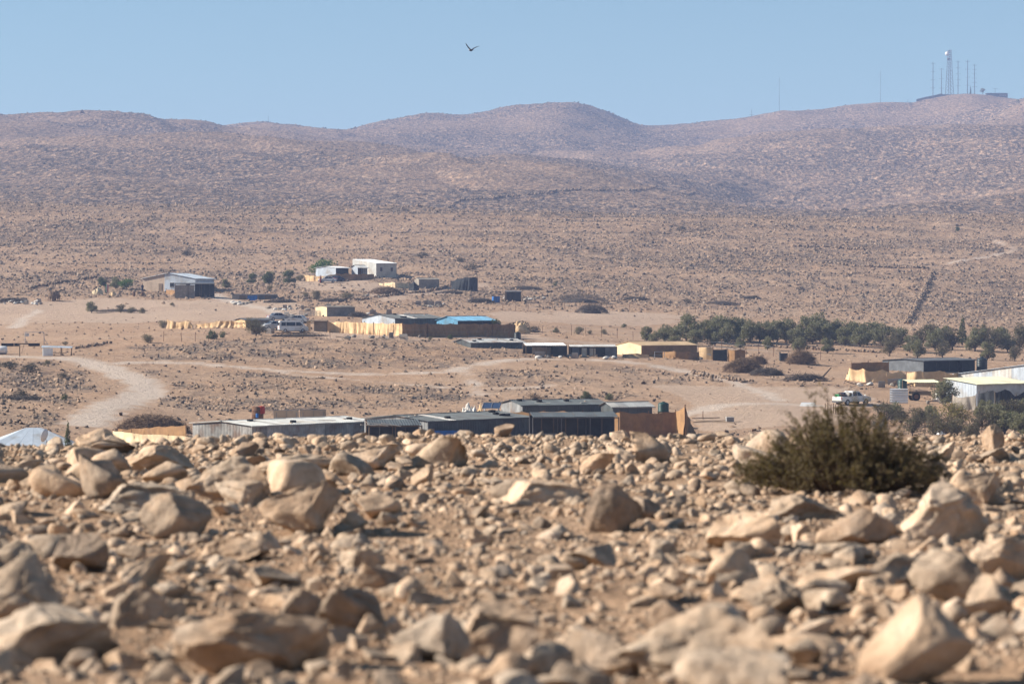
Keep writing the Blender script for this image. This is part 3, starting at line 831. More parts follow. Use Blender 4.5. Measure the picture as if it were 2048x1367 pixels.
def shed(name, label, px, D, a_px, b_px, ye, yr, rot=40, wall='sheet_grey', gable=None, roof='sheet_dark', front='wall', mono=False,
         cat='shed', group=None, over=0.3, back=True, base=None, step=1.05, pitch=0.26, roofstep=1.05, zdrop=0.5):
    """building whose near corner stands at photo column px, distance D. a_px / b_px: apparent widths of the right (front) and the left (gable) side.
    ye: photo row of the eave at the near corner, yr: photo row of the gable's top."""
    rr = R(rot); s = D / F
    L = a_px * s / math.cos(rr); W = b_px * s / max(0.15, math.sin(rr))
    p = at(px, D)
    if base is not None: p.z = (YH - base) / F * D
    he = (YH - ye) / F * D - p.z
    Dr = D + (W if mono else W / 2) * math.cos(rr)
    hr = (YH - yr) / F * Dr - p.z
    he = max(he, 0.8)
    e = empty(name, p, rr, label, cat, group)
    gable = gable or wall
    bot = -zdrop
    # front wall (y = 0)
    if front == 'wall': wall_run(e, (0, 0), (L, 0), he, he, bot, wall, step, pitch=pitch)
    elif callable(front): front(e, L, W, he, hr)
    if front != 'wall':
        n = max(2, int(L / 2.6))
        for i in range(n + 1): tube('post', e, (L * i / n, 0.05, bot), (L * i / n, 0.05, he), 0.05, 'steel_dark')
    gt = lambda y: (he + (hr - he) * y / W) if mono else (he + (hr - he) * (1 - abs(2 * y / W - 1)))
    # gable at x = 0 and at x = L, sheet by sheet
    for gx, sgn in ((0, 1), (L, -1)):
        n = max(2, int(round(W / step / 2)) * 2)
        for i in range(n):
            y0, y1 = W * i / n, W * (i + 1) / n - 0.012
            m = gable((i + .5) / n) if callable(gable) else gable
            if m is None: continue
            P = [(gx, y1, bot), (gx, y0, bot), (gx, y0, gt(y0)), (gx, y1, gt(y1))]
            if sgn < 0: P = [P[1], P[0], P[3], P[2]]
            if m.startswith('sheet'): ribbed('gable_panel', e, *P, m, pitch)
            else: quad('gable_panel', e, P, m, 0.06)
    zb = hr if mono else he
    wm = wall if isinstance(wall, str) else wall(0.5)
    if back: wall_run(e, (L, W), (0, W), zb, zb, bot, wm, max(step, 2.0), pitch=pitch)
    # roof sheets, each a piece of its own
    n = max(2, int(round((L + 2 * over) / roofstep)))
    for i in range(n):
        x0 = -over + (L + 2 * over) * i / n; x1 = -over + (L + 2 * over) * (i + 1) / n - 0.01
        w = random.uniform(0.0, 0.035)
        def ro(y): return gt(min(max(y, 0), W)) + (hr - he) / (W if mono else W / 2) * (min(y, 0) if mono else (min(y, 0) - max(y - W, 0)) ) + 0.06 + w
        segs = ((-over, W + over),) if mono else ((-over, W / 2), (W + over, W / 2))
        for k, (ya, yb) in enumerate(segs):
            zb_ = (hr + (hr - he) / W * over + 0.06 + w) if mono else (hr + 0.06 + w)
            A = (x0, ya, ro(ya)); B = (x1, ya, ro(ya)); C = (x1, yb, zb_); Dd = (x0, yb, zb_)
            if k == 1: A, B, C, Dd = B, A, Dd, C
            rm = roof if (random.random() > 0.16 or roof not in ('sheet_dark', 'sheet_pale', 'sheet_grey')) else random.choice(('sheet_grey', 'sheet_rusty', 'sheet_dark'))
            if roof.startswith('sheet'): ribbed('roof_sheet', e, A, B, C, Dd, rm, pitch, 0.04)
            else: quad('roof_sheet', e, (A, B, C, Dd), roof, 0.04)
    if not mono:
        box('ridge_cap', e, (L / 2, W / 2, hr + 0.13), (L + 2 * over, 0.3, 0.03), roof)
    DIMS[e.name] = (L, W, he, hr, mono)
    box('fascia', e, (L / 2, -over + 0.01, he - (hr - he) / (W if mono else W / 2) * over + 0.01), (L + 2 * over, 0.04, 0.11), roof)
    return e

DIMS = {}
def on_roof(e, fx, fy, dz=0.12):
    L, W, he, hr, mono = DIMS[e.name]; x, y = L * fx, W * fy
    z = he + (hr - he) * (fy if mono else 1 - abs(2 * fy - 1)) + dz
    c, sn = math.cos(e.rotation_euler.z), math.sin(e.rotation_euler.z)
    return Vector(e.location) + Vector((x * c - y * sn, x * sn + y * c, z))
_tyre = []
def roof_load(e, what, n, seed):
    rg = random.Random(seed)
    for i in range(n):
        p = on_roof(e, rg.uniform(.05, .95), rg.uniform(.04, .46)); k = rg.random()
        if k < .5:
            if not _tyre:
                me = pyd('tyre', *lathe([(.19, 0), (.30, -.02), (.33, .06), (.33, .12), (.30, .2), (.19, .18), (.19, 0.001)], 18)); me.materials.append(M('rubber')); _tyre.append(me)
            o = link('old_tyre', _tyre[0], None, None, p, smooth=True); tag(o, 'old black tyre weighing down the roof of the ' + what, 'tyre', 'tyres on the roof of the ' + what)
        elif k < .8:
            V, Fc = LOW[rg.randrange(12)]; me = raw_mesh('roof_stone', V * np.array([.35, .3, .22]), Fc); me.materials.append(M_ROCK)
            o = link('roof_stone', me, None, None, p); tag(o, 'stone weighing down the roof of the ' + what, 'stone', 'stones on the roof of the ' + what)
        else:
            o = box('timber_plank', None, p + Vector((0, 0, .04)), (rg.uniform(1.2, 2.6), .14, .05), 'wood_pale', rg.uniform(-.3, 1.2)); tag(o, 'plank lying on the roof of the ' + what, 'plank', 'planks on the roof of the ' + what)
def cloth_mesh(pts, tops, bots, seed, folds=0.12, sag=0.18, nx_per=6.0, nz=8, post_every=2.4):
    """hanging fabric along a ground line; tops/bots are heights at the points"""
    rg = np.random.default_rng(seed)
    P = np.array(pts, float); seg = np.linalg.norm(np.diff(P, axis=0), axis=1); cum = np.concatenate([[0], np.cumsum(seg)]); L = cum[-1]
    nx = max(8, int(L * nx_per)); t = np.linspace(0, L, nx)
    X = np.interp(t, cum, P[:, 0]); Y = np.interp(t, cum, P[:, 1]); T = np.interp(t, cum, tops); B = np.interp(t, cum, bots)
    tx = np.gradient(X); ty = np.gradient(Y); nn = np.hypot(tx, ty) + 1e-9; NX, NY = ty / nn, -tx / nn
    T = T - sag * np.abs(np.sin(math.pi * t / post_every)) ** 0.8 * rg.uniform(0.4, 1.3) + fbm(t, t * 0 + seed, 1.7, 2, seed) * 0.14
    V = []
    for j in range(nz + 1):
        f = j / nz
        q = t + 0.55 * f * vnoise(t / 3.0, t * 0 + 1.5, seed + 2) * 3
        ridge_ = 1 - 2 * np.abs(vnoise(q * 1.5, t * 0 + seed * 1.7, seed) * 2)
        off = folds * (0.75 * ridge_ + 0.9 * vnoise(q * 3.6, f * 1.2 + t * 0, seed + 4)) * (0.3 + 0.7 * (1 - f))
        off = off + folds * 1.2 * math.sin(math.pi * f) * vnoise(t / 2.2, f * 1.5 + t * 0, seed + 8)
        z = B + (T - B) * f + 0.05 * fbm(t, f * 3 + t * 0, 1.2, 2, seed + 3) * (f < 1)
        V.append(np.column_stack([X + NX * off, Y + NY * off, z]))
    V = np.vstack(V)
    i = np.arange(nz)[:, None] * nx + np.arange(nx - 1)[None, :]
    Fq = np.stack([i, i + 1, i + 1 + nx, i + nx], -1).reshape(-1, 4)
    return V, Fq, (t, X, Y, T)
def cloth_fence(name, label, line, mat, cat='fence', seed=1, folds=0.12, sag=0.18, post='rust', group=None, pe=2.4, mats=None, prise=0.25):
    """line: list of (photo column, distance, photo row of the top)"""
    g0 = at(line[0][0], line[0][1])
    e = empty(name, g0, 0, label, cat, group)
    pts, tops, bots = [], [], []
    for px, D, yt in line:
        g = at(px, D); pts.append((g.x - g0.x, g.y - g0.y)); tops.append((YH - yt) / F * D - g0.z); bots.append(g.z - g0.z - 0.1)
    groups = [(0, len(line) - 1, mat)] if mats is None else mats
    for a, b, m in groups:
        V, Fq, info = cloth_mesh(pts[a:b + 1], tops[a:b + 1], bots[a:b + 1], seed + a, folds, sag, post_every=pe)
        me = raw_mesh('cloth', V, Fq); me.materials.append(M(m))
        link('cloth', me, None, e, smooth=True)
        t, X, Y, T = info
        n = max(1, int(t[-1] / pe))
        for i in range(n + 1):
            k = min(len(t) - 1, int(len(t) * i / n))
            gz = g1(X[k] + g0.x, Y[k] + g0.y) - g0.z
            tube('post', e, (X[k], Y[k] + 0.08, gz - 0.3), (X[k] + random.uniform(-.06, .06), Y[k] + 0.08, T[k] + random.uniform(0.05, prise)), 0.045, post)
    return e
def heap(name, label, px, py, w_px, h_px, mat, cat, seed=1, dep=0.7, group=None, n=26, rough=0.35, D=None, flat=0.0):
    """crumpled heap of fabric or earth"""
    p = hit(px, py) if D is None else at(px, D)
    s = p.y / F; W, H = w_px * s, h_px * s
    rg = np.random.default_rng(seed)
    q = np.linspace(-1, 1, n); X, Y = np.meshgrid(q, q)
    r = np.sqrt(X ** 2 + Y ** 2)
    prof = np.clip(1 - r ** (2.2 + flat * 4), 0, 1) ** (0.7 - 0.4 * flat)
    Z = prof * (1 + rough * 2 * fbm(X * 3 + seed, Y * 3, 1.1, 3, seed)) + (r < 1) * rough * 0.3 * fbm(X * 9, Y * 9 + seed, 1.0, 2, seed + 4)
    V = np.column_stack([(X * (1 + 0.14 * fbm(X * 2, Y * 2 + seed, 1, 2, seed + 9)) * W / 2).ravel(), (Y * W * dep / 2).ravel(), (Z * H - 0.12).ravel()])
    i = np.arange(n - 1)[:, None] * n + np.arange(n - 1)[None, :]
    Fq = np.stack([i, i + 1, i + 1 + n, i + n], -1).reshape(-1, 4)
    keep = (r.ravel()[Fq] < 1.02).all(1)
    me = raw_mesh(name, V, Fq[keep]); me.materials.append(M(mat))
    o = link(name, me, None, None, p + Vector((0, W * dep / 2, 0)), smooth=True)
    return tag(o, label, cat, group)

def twigs_np(n, W, Dp, H, rg, ln=(0.6, 1.6), r=0.018, up=0.5, hollow=0.45):
    """cloud of thin bent branches over a mound; returns V, F"""
    u = rg.uniform(-1, 1, n); v = rg.uniform(-1, 1, n)
    k = u * u + v * v < 1; u, v = u[k], v[k]; m = len(u)
    top = np.clip(1 - (u * u + v * v), 0, 1) ** 0.6
    z = top * H * rg.uniform(hollow, 1.0, m) ** 0.7
    c = np.column_stack([u * W / 2, v * Dp / 2, z])
    d = np.column_stack([rg.normal(0, 1, m), rg.normal(0, 1, m), rg.normal(0, up, m) + up * 0.4]); d /= np.linalg.norm(d, axis=1, keepdims=True)
    le = rg.uniform(*ln, m)[:, None]; a = c - d * le / 2; b = c + d * le / 2; mid = c + rg.normal(0, 0.08, (m, 3)) * le
    a[:, 2] = np.maximum(a[:, 2], 0.0)
    s = np.cross(d, rg.normal(size=(m, 3))); s /= np.linalg.norm(s, axis=1, keepdims=True) + 1e-9
    s2 = np.cross(d, s); rr = (r * rg.uniform(0.5, 1.6, m))[:, None]
    V = np.stack([a + s * rr, a - s * rr * .5 + s2 * rr * .87, a - s * rr * .5 - s2 * rr * .87,
                  mid + s * rr * .8, mid - s * rr * .4 + s2 * rr * .7, mid - s * rr * .4 - s2 * rr * .7, b], 1)
    base = np.array([[0, 1, 4], [0, 4, 3], [1, 2, 5], [1, 5, 4], [2, 0, 3], [2, 3, 5], [3, 4, 6], [4, 5, 6], [5, 3, 6]])
    Fc = base[None] + (np.arange(m) * 7)[:, None, None]
    return V.reshape(-1, 3), Fc.reshape(-1, 3)
def brush_pile(label, px, py, w_px, h_px, n=500, mat='twig', seed=1, dep=0.7, D=None, group='piles of cut brush', r=0.02, ln=(0.6, 1.7), name='brush_pile'):
    p = hit(px, py) if D is None else at(px, D)
    s = p.y / F; W, H = w_px * s, h_px * s; rg = np.random.default_rng(seed)
    V, Fc = twigs_np(n * 2, W, W * dep, H, rg, ln, r)
    # the dense heart of the pile
    V2, F2 = rock_shape(3, seed + 900, 3, 0.3, 0.8, 1.1)
    V2 = V2 * np.array([W * 0.62, W * dep * 0.62, H * 0.95]); V2[:, 2] = np.maximum(V2[:, 2], -0.05)
    me = raw_mesh(name, np.vstack([V, V2]), np.vstack([Fc, F2 + len(V)])); me.materials.append(M(mat))
    o = link(name, me, None, None, p + Vector((0, W * dep / 2, 0)))
    return tag(o, label, 'brush pile', group)

# ------------------------------------------------------------------ plants
def leaves_np(blobs, n, size, rg, shell=0.35):
    """leaf-sized quads in and around ellipsoid blobs (cx, cy, cz, rx, ry, rz)"""
    B = np.array(blobs, float); w = (B[:, 3] * B[:, 4] * B[:, 5]) ** 0.7; k = rg.choice(len(B), n, p=w / w.sum())
    d = rg.normal(size=(n, 3)); d /= np.linalg.norm(d, axis=1, keepdims=True)
    rad = rg.uniform(shell, 1.0, n) ** 0.6 * (1 + 0.12 * rg.normal(size=n))
    c = B[k, :3] + d * rad[:, None] * B[k, 3:]
    s = size * rg.uniform(0.5, 1.5, n)[:, None]
    t = rg.normal(size=(n, 3)); t /= np.linalg.norm(t, axis=1, keepdims=True)
    b = np.cross(t, rg.normal(size=(n, 3))); b /= np.linalg.norm(b, axis=1, keepdims=True) + 1e-9
    V = np.stack([c - t * s, c + b * s * 0.45, c + t * s, c - b * s * 0.45], 1).reshape(-1, 3)
    Fq = np.arange(n * 4).reshape(n, 4)
    return V, Fq
def limb_np(a, b, r0, r1, n=5):
    a, b = np.array(a, float), np.array(b, float); d = b - a; d /= np.linalg.norm(d)
    s = np.cross(d, [0.3, 0.9, 0.2]); s /= np.linalg.norm(s); q = np.cross(d, s)
    ang = np.arange(n) * 6.2832 / n
    ring = np.cos(ang)[:, None] * s + np.sin(ang)[:, None] * q
    V = np.vstack([a + ring * r0, b + ring * r1])
    Fq = np.array([[i, (i + 1) % n, n + (i + 1) % n, n + i] for i in range(n)])
    return V, Fq
def join_np(parts):
    VV, FF, off = [], [], 0
    for V, Fc in parts: VV.append(V); FF.append(Fc + off); off += len(V)
    return np.vstack(VV), np.vstack(FF)
def tree_meshes(seed, h, w, trunk, leafmat, n=900, size=0.16, blobs=9, form='round', bare=0.0, q=(.17, .27)):
    rg = np.random.default_rng(seed)
    bl, limbs = [], []
    th = trunk * h
    limbs.append(limb_np((0, 0, -0.3), (0.06 * h * rg.normal() * .4, 0, th + 0.06 * h), 0.04 * h, 0.026 * h, 6))
    for i in range(blobs):
        a = 6.2832 * i / blobs + rg.uniform(-.4, .4)
        if form == 'cone':
            f = (i + 0.5) / blobs; r = w / 2 * (1 - f) * 0.55 + 0.05; z = th + (h - th) * f
            c = (math.cos(a) * r * 0.4, math.sin(a) * r * 0.4, z); e = (w / 2 * (1.05 - f) + .08, w / 2 * (1.05 - f) + .08, (h - th) / blobs * 0.95)
        else:
            r = w / 2 * rg.uniform(0.2, 0.66); z = th + (h - th) * rg.uniform(0.10, 0.78) * (1 - 0.25 * r / w)
            if i == 0: r = 0; z = th + (h - th) * 0.72
            c = (math.cos(a) * r, math.sin(a) * r, z); qq = w * rg.uniform(*q)
            e = (qq, qq, min(qq, (h - th) * 0.30) * rg.uniform(.7, 1.1))
        bl.append((*c, *e))
        limbs.append(limb_np((0, 0, th * rg.uniform(0.6, 1)), c, 0.02 * h, 0.006 * h, 4))
        if bare:
            for _ in range(int(14 * bare)):
                d = rg.normal(size=3); d[2] = abs(d[2]) * 0.8; d /= np.linalg.norm(d)
                limbs.append(limb_np(c, np.array(c) + d * w * 0.28, 0.006 * h, 0.002 * h, 3 if False else 4))
    Vl, Fl = leaves_np(bl, int(n * (1 - 0.6 * bare)), size, rg)
    mc = raw_mesh('crown', Vl, Fl); mc.materials.append(M(leafmat))
    Vt, Ft = join_np(limbs); mt = raw_mesh('trunk', Vt, Ft); mt.materials.append(M('bark'))
    return mc, mt
TREES = {}
def tree(key, label, px, py, h_px, group=None, name='olive_tree', D=None, cat='tree', sq=1.0, rz=None):
    """copy of a tree kind, foot at the photo pixel, h_px tall"""
    p = hit(px, py) if D is None else at(px, D)
    mc, mt, H = TREES[key]; k = h_px * p.y / F / H
    e = empty(name, p, random.uniform(0, 6.28) if rz is None else rz, label, cat, group)
    e.scale = (k * sq, k * sq, k)
    link('crown', mc, None, e); link('trunk', mt, None, e)
    return e
def def_tree(key, seed, h, w, trunk, mat, **k):
    TREES[key] = (*tree_meshes(seed, h, w, trunk, mat, **k), h)
for i in range(5): def_tree('olive%d' % i, 60 + i, 4.5, 4.9 + 0.3 * (i % 3), 0.10, 'olive', n=2600, size=0.16, blobs=22, q=(.10, .19))
for i in range(3): def_tree('grey%d' % i, 70 + i, 3.2, 3.9, 0.16, 'scrub', n=2200, size=0.10, blobs=18, bare=0.5, q=(.10, .19))
for i in range(2): def_tree('dark%d' % i, 75 + i, 4.0, 4.4, 0.05, 'dkgreen', n=2400, size=0.15, blobs=20, q=(.11, .2))
def_tree('vine', 80, 3.6, 6.0, 0.2, 'vine', n=1500, size=0.16, blobs=12)
def_tree('yellow', 81, 3.6, 5.0, 0.1, 'yellow', n=1100, size=0.12, blobs=11, bare=0.3)
def_tree('cypress', 82, 9.0, 1.8, 0.06, 'dkgreen', n=700, size=0.3, blobs=8, form='cone')
def_tree('pine', 83, 6.0, 2.4, 0.1, 'dkgreen', n=900, size=0.18, blobs=9, form='cone')
def_tree('euc', 84, 12.0, 10.0, 0.45, 'olive', n=800, size=0.5, blobs=8)
for i in range(3): def_tree('bush%d' % i, 85 + i, 1.6, 2.4, 0.02, 'scrub', n=1400, size=0.08, blobs=12, bare=0.25)
for i in range(2): def_tree('gbush%d' % i, 90 + i, 1.6, 2.4, 0.02, 'dkgreen', n=1500, size=0.08, blobs=12)
for i in range(2): def_tree('dbush%d' % i, 94 + i, 1.3, 3.2, 0.02, 'scrub_dark', n=800, size=0.10, blobs=11, bare=0.4)

# ------------------------------------------------------------------ lathed things
def lathe(prof, n=20):
    V = [(r * math.cos(6.2832 * i / n), r * math.sin(6.2832 * i / n), z) for r, z in prof for i in range(n)]
    Fc = [(j * n + i, j * n + (i + 1) % n, (j + 1) * n + (i + 1) % n, (j + 1) * n + i) for j in range(len(prof) - 1) for i in range(n)]
    Fc += [tuple(range(n - 1, -1, -1)), tuple(range((len(prof) - 1) * n, len(prof) * n))]
    return V, Fc
def water_tank(label, p, r, h, mat='tank', name='water_tank', group=None):
    e = empty(name, p, 0, label, 'water tank', group)
    prof = [(r * .97, 0)]
    for i in range(5):
        z = h * (0.08 + 0.13 * i); prof += [(r, z), (r, z + h * .06), (r * .955, z + h * .075), (r * .955, z + h * .115)]
    prof += [(r, h * .75), (r * .98, h * .80), (r * .72, h * .90), (r * .34, h * .95), (r * .30, h * .955)]
    me = pyd('tank_body', *lathe(prof)); me.materials.append(M(mat)); link('tank_body', me, None, e, smooth=True)
    me = pyd('lid', *lathe([(r * .30, h * .95), (r * .30, h * 1.0), (r * .26, h * 1.02), (0.02, h * 1.025)], 14)); me.materials.append(M(mat)); link('lid', me, None, e, smooth=True)
    return e

# ------------------------------------------------------------------ the dry bush on the near slope
def big_bush():
    p = hit(1690, 985, 5, 46, 3000); s = p.y / F; W, H = 440 * s, 205 * s
    rg = np.random.default_rng(12)
    e = empty('dry_bush', p, 0, 'wide dry olive-brown desert bush growing among the near boulders', 'bush')
    st, lf = [], []
    for i in range(520):
        a = rg.uniform(0, 6.283); q = rg.uniform(0.05, 1) ** 0.6
        el = rg.uniform(0.02, 1.0)
        tip = np.array([math.cos(a) * q * W / 2 * 1.02, math.sin(a) * q * W / 2 * 0.75, H * (1 - 0.80 * q ** 2.2) * (0.45 + 0.55 * el) * rg.uniform(0.72, 1.0) * (1.18 if i % 9 == 0 else 1)])
        if i % 13 == 0: tip[0] = abs(tip[0]) * 1.25; tip[2] *= .6
        if tip[0] > 0: tip[2] *= 0.93
        b0 = np.array([math.cos(a) * 0.1 * W * q, math.sin(a) * 0.08 * W * q, -0.03]); m1 = b0 * 0.45 + tip * 0.55 + rg.normal(0, 0.02, 3); m1[2] = max(m1[2], 0.02) * 1.12
        st.append(limb_np(b0, m1, 0.0065, 0.004, 4)); st.append(limb_np(m1, tip, 0.004, 0.0012, 4))
        for k in range(4):
            f = rg.uniform(0.25, 1.0); c = m1 + (tip - m1) * f; d = (tip - b0); d /= np.linalg.norm(d); d = d + rg.normal(0, .55, 3); d /= np.linalg.norm(d)
            t2 = c + d * rg.uniform(0.04, 0.12); st.append(limb_np(c, t2, 0.002, 0.0008, 3)) if False else st.append(limb_np(c, t2, 0.002, 0.0008, 4))
            n = 14
            g = rg.uniform(0, 1, n)[:, None]; cc = c + (t2 - c) * g + rg.normal(0, 0.011, (n, 3)); lf.append(cc)
        n = 10; g = rg.uniform(0.35, 1.02, n)[:, None]; lf.append(m1 + (tip - m1) * g + rg.normal(0, 0.012, (n, 3)))
    V, Fq = join_np(st); me = raw_mesh('stems', V, Fq); me.materials.append(M('twig')); link('stems', me, None, e)
    C = np.vstack(lf); n = len(C)
    t = rg.normal(size=(n, 3)); t[:, 2] += 0.6; t /= np.linalg.norm(t, axis=1, keepdims=True)
    b = np.cross(t, rg.normal(size=(n, 3))); b /= np.linalg.norm(b, axis=1, keepdims=True)
    sz = rg.uniform(0.007, 0.016, n)[:, None]
    V = np.stack([C - t * sz, C + b * sz * .38, C + t * sz, C - b * sz * .38], 1).reshape(-1, 3)
    me = raw_mesh('foliage', V, np.arange(n * 4).reshape(n, 4)); me.materials.append(M('bush')); o = link('foliage', me, None, e); o['kind'] = 'stuff'
big_bush()

# ------------------------------------------------------------------ sheds just below the near slope
def hip_house():
    p = at(62, 262); e = empty('hip_roofed_house', p, R(12), 'low house with a pale blue hipped metal roof beside the spiky conifer', 'house')
    s = 262 / F; w, d = 3.9, 3.2; he = (YH - 887) / F * 262 - p.z; hr = (YH - 852) / F * 265 - p.z
    for a, b in (((-w, -d), (w, -d)), ((w, -d), (w, d)), ((w, d), (-w, d)), ((-w, d), (-w, -d))): wall_run(e, a, b, he, he, -0.6, 'cream', 1.6)
    o = 0.4; A, B, C, Dd = (-w - o, -d - o, he - .1), (w + o, -d - o, he - .1), (w + o, d + o, he - .1), (-w - o, d + o, he - .1); r0, r1 = (-0.5, 0, hr), (0.9, 0, hr)
    for i in range(6):
        t0, t1 = i / 6, (i + 1) / 6 - .004
        L = lambda P, Q, t: Vector(P).lerp(Vector(Q), t)
        quad('roof_sheet', e, (L(A, B, t0), L(A, B, t1), L(r0, r1, t1), L(r0, r1, t0)), 'sheet_blue_white', .03)
        quad('roof_sheet', e, (L(C, Dd, t0), L(C, Dd, t1), L(r1, r0, t1), L(r1, r0, t0)), 'sheet_blue_white', .03)
    for i in range(4):
        t0, t1 = i / 4, (i + 1) / 4 - .004
        quad('roof_sheet', e, (L(B, C, t0), L(B, C, t1), r1, r1), 'sheet_blue_white', .03); quad('roof_sheet', e, (L(Dd, A, t0), L(Dd, A, t1), r0, r0), 'sheet_blue_white', .03)
hip_house()
def dish(label, p, r, aim, mat='white', name='satellite_dish', mast=1.0):
    e = empty(name, p, aim, label, 'satellite dish')
    tube('mast', e, (0, 0, 0), (0, 0, mast), 0.04, 'steel')
    prof = [(0.02, 0)] + [(r * k / 6, 0.32 * r * (k / 6) ** 2) for k in range(1, 7)]
    me = pyd('reflector', *lathe(prof + [(r * .98, 0.32 * r + .02)] , 20)); me.materials.append(M(mat))
    o = link('reflector', me, None, e, (0.05, 0, mast + r * .6), smooth=True); o.rotation_euler = (0, R(75), 0)
    tube('feed_arm', e, (0.05, 0, mast + r * .1), (0.55 * r + .25, 0, mast + r * .45), 0.02, 'steel')
    box('feed_horn', e, (0.55 * r + .3, 0, mast + r * .5), (.1, .08, .1), 'steel')
p = at(93, 256); p.z = (YH - 892) / F * 256
dish('white satellite dish standing beside the pale blue hipped roof', p, 0.62, R(160), mast=0.55)
tree('pine', 'narrow spiky conifer beside the pale blue hipped roof', 135, 0, 64, name='conifer', D=258, sq=0.62)

N1 = shed('metal_shed', 'long weathered metal shed with a white sheet roof on the crest line', 504, 285, 232, 134, 852.5, 843, 45, wall='sheet_rusty', gable='sheet_rusty', roof='sheet_pale', step=0.95)
N3 = shed('metal_shed', 'dark-roofed metal shed with a blue tarpaulin along its front wall', 856, 284, 204, 134, 843, 831.5, 46, wall='sheet_dark', gable='sheet_grey', roof='sheet_dark', step=0.95)
cl = cloth_fence('tarpaulin', 'blue tarpaulin hung along the front of the dark-roofed shed', [(868, 283.2, 860), (925, 286.6, 859)], 'tarp_blue', 'tarpaulin', 41, 0.06, 0.05, pe=3)
def flat_canopy(name, label, px, D, a_px, dep, ytop, roof, rot=0, thick=0.06, tilt=0.25, walls=None, cat='shelter', posts='wood', base=None, extra=None, step=1.0):
    p = at(px, D); s = D / F; L = a_px * s / math.cos(R(rot)); e = empty(name, p, R(rot), label, cat)
    h = (YH - ytop) / F * D - p.z
    n = max(2, int(L / step))
    for i in range(n):
        x0, x1 = L * i / n, L * (i + 1) / n - .012; w = random.uniform(0, .03)
        A = [(x0, -.2, h - tilt * 0 + w), (x1, -.2, h + w), (x1, dep, h + tilt + w), (x0, dep, h + tilt + w)]
        (ribbed('roof_sheet', e, *A, roof, .26, .035) if roof.startswith('sheet') else quad('roof_sheet', e, A, roof, thick))
    m = max(1, int(L / 2.6))
    for i in range(m + 1):
        for y in (0, dep - .2): tube('post', e, (L * i / m, y, -.5), (L * i / m, y, h + (tilt if y else 0)), .055, posts)
    box('beam', e, (L / 2, 0, h - .07), (L, .08, .1), posts)
    if walls:
        for (x0, x1, y, z0, z1, mat) in walls: wall_run(e, (x0 * L, y), (x1 * L, y), z1 * h, z1 * h, z0 * h - (.4 if z0 == 0 else 0), mat, 1.2, kind='flat', name='wall_panel')
    if extra: extra(e, L, h)
    return e
flat_canopy('lean_to', 'low lean-to of dark sheets and planks between two metal sheds', 738, 279, 105, 3.2, 851, 'sheet_dark', 8, tilt=0.45, walls=[(0, 1, 3.0, 0, 1, 'net')])
def planks_on(label, px, D, y0, n, mat, seed, name='timber_plank', ln=2.6, group=None):
    rg = random.Random(seed)
    for i in range(n):
        p = at(px + rg.uniform(-26, 26), D + rg.uniform(-.3, .3)); p.z = (YH - y0) / F * D + rg.uniform(0, .25)
        o = box(name, None, p, (rg.uniform(.7, 1) * ln, .16, .05), mat, rg.uniform(-.5, .5), 0, rg.uniform(.02, .2)); tag(o, label, 'plank', group)
planks_on('pale timber plank lying on the low lean-to roof', 765, 279, 852, 5, 'wood_pale', 3, group='timber planks on the lean-to')
flat_canopy('shelter', 'long open-fronted shelter with a flat dark roof beside the brown shade-cloth fence', 1066, 281, 172, 4.6, 834, 'sheet_dark', 4, tilt=0.30, posts='steel_dark', walls=[(0, 1, 4.4, 0, 1, 'net'), (0, .28, 0, 0, .42, 'net_grey')])
N5 = shed('metal_shed', 'grey-green ribbed shed standing behind the brown shade-cloth fence', 1045, 312, 172, 43, 811, 801, 18, wall='sheet_dark', gable='sheet_grey', roof='sheet_dark', step=0.95)
shed('metal_shed', 'small striped-roofed shed at the end of the grey-green ribbed shed', 1226, 309, 80, 22, 814, 805, 20, wall='sheet_dark', gable='sheet_dark', roof='sheet_grey', step=0.95)
cloth_fence('shade_cloth_fence', 'tall brown shade-cloth fence round the yard below the crest', [(1004, 301, 822), (1120, 298, 822), (1240, 293, 823), (1310, 293.5, 825), (1352, 293.5, 821), (1371, 291.5, 810)], 'shade', seed=5, folds=0.10, sag=0.12,
            mats=[(0, 2, 'shade'), (2, 4, 'shade'), (4, 5, 'shade')])
cloth_fence('shade_cloth_fence', 'dark end flap of shade cloth sagging from the corner post of the brown fence', [(1371, 291.5, 812), (1380, 294, 838), (1390, 297, 858)], 'shade', seed=6, folds=.2, sag=.3)
heap('cloth_bundle', 'pale cloth bundle behind the corner of the brown shade-cloth fence', 1355, 0, 34, 34, 'canvas_pale', 'cloth', 5, D=296)
p = at(1327, 298); p.z = (YH - 823) / F * 298
water_tank('black ribbed water tank standing above the brown shade-cloth fence', p, 0.58, 1.05, 'tank_green')
st = empty('tank_stand', at(1327, 298), 0, 'steel stand under the black ribbed water tank', 'stand')
hh = p.z - at(1327, 298).z
for x in (-.5, .5):
    for y in (-.5, .5): tube('leg', st, (x, y, -.3), (x, y, hh - .06), .05, 'steel_dark')
box('platform', st, (0, 0, hh - .035), (1.3, 1.3, .06), 'wood')

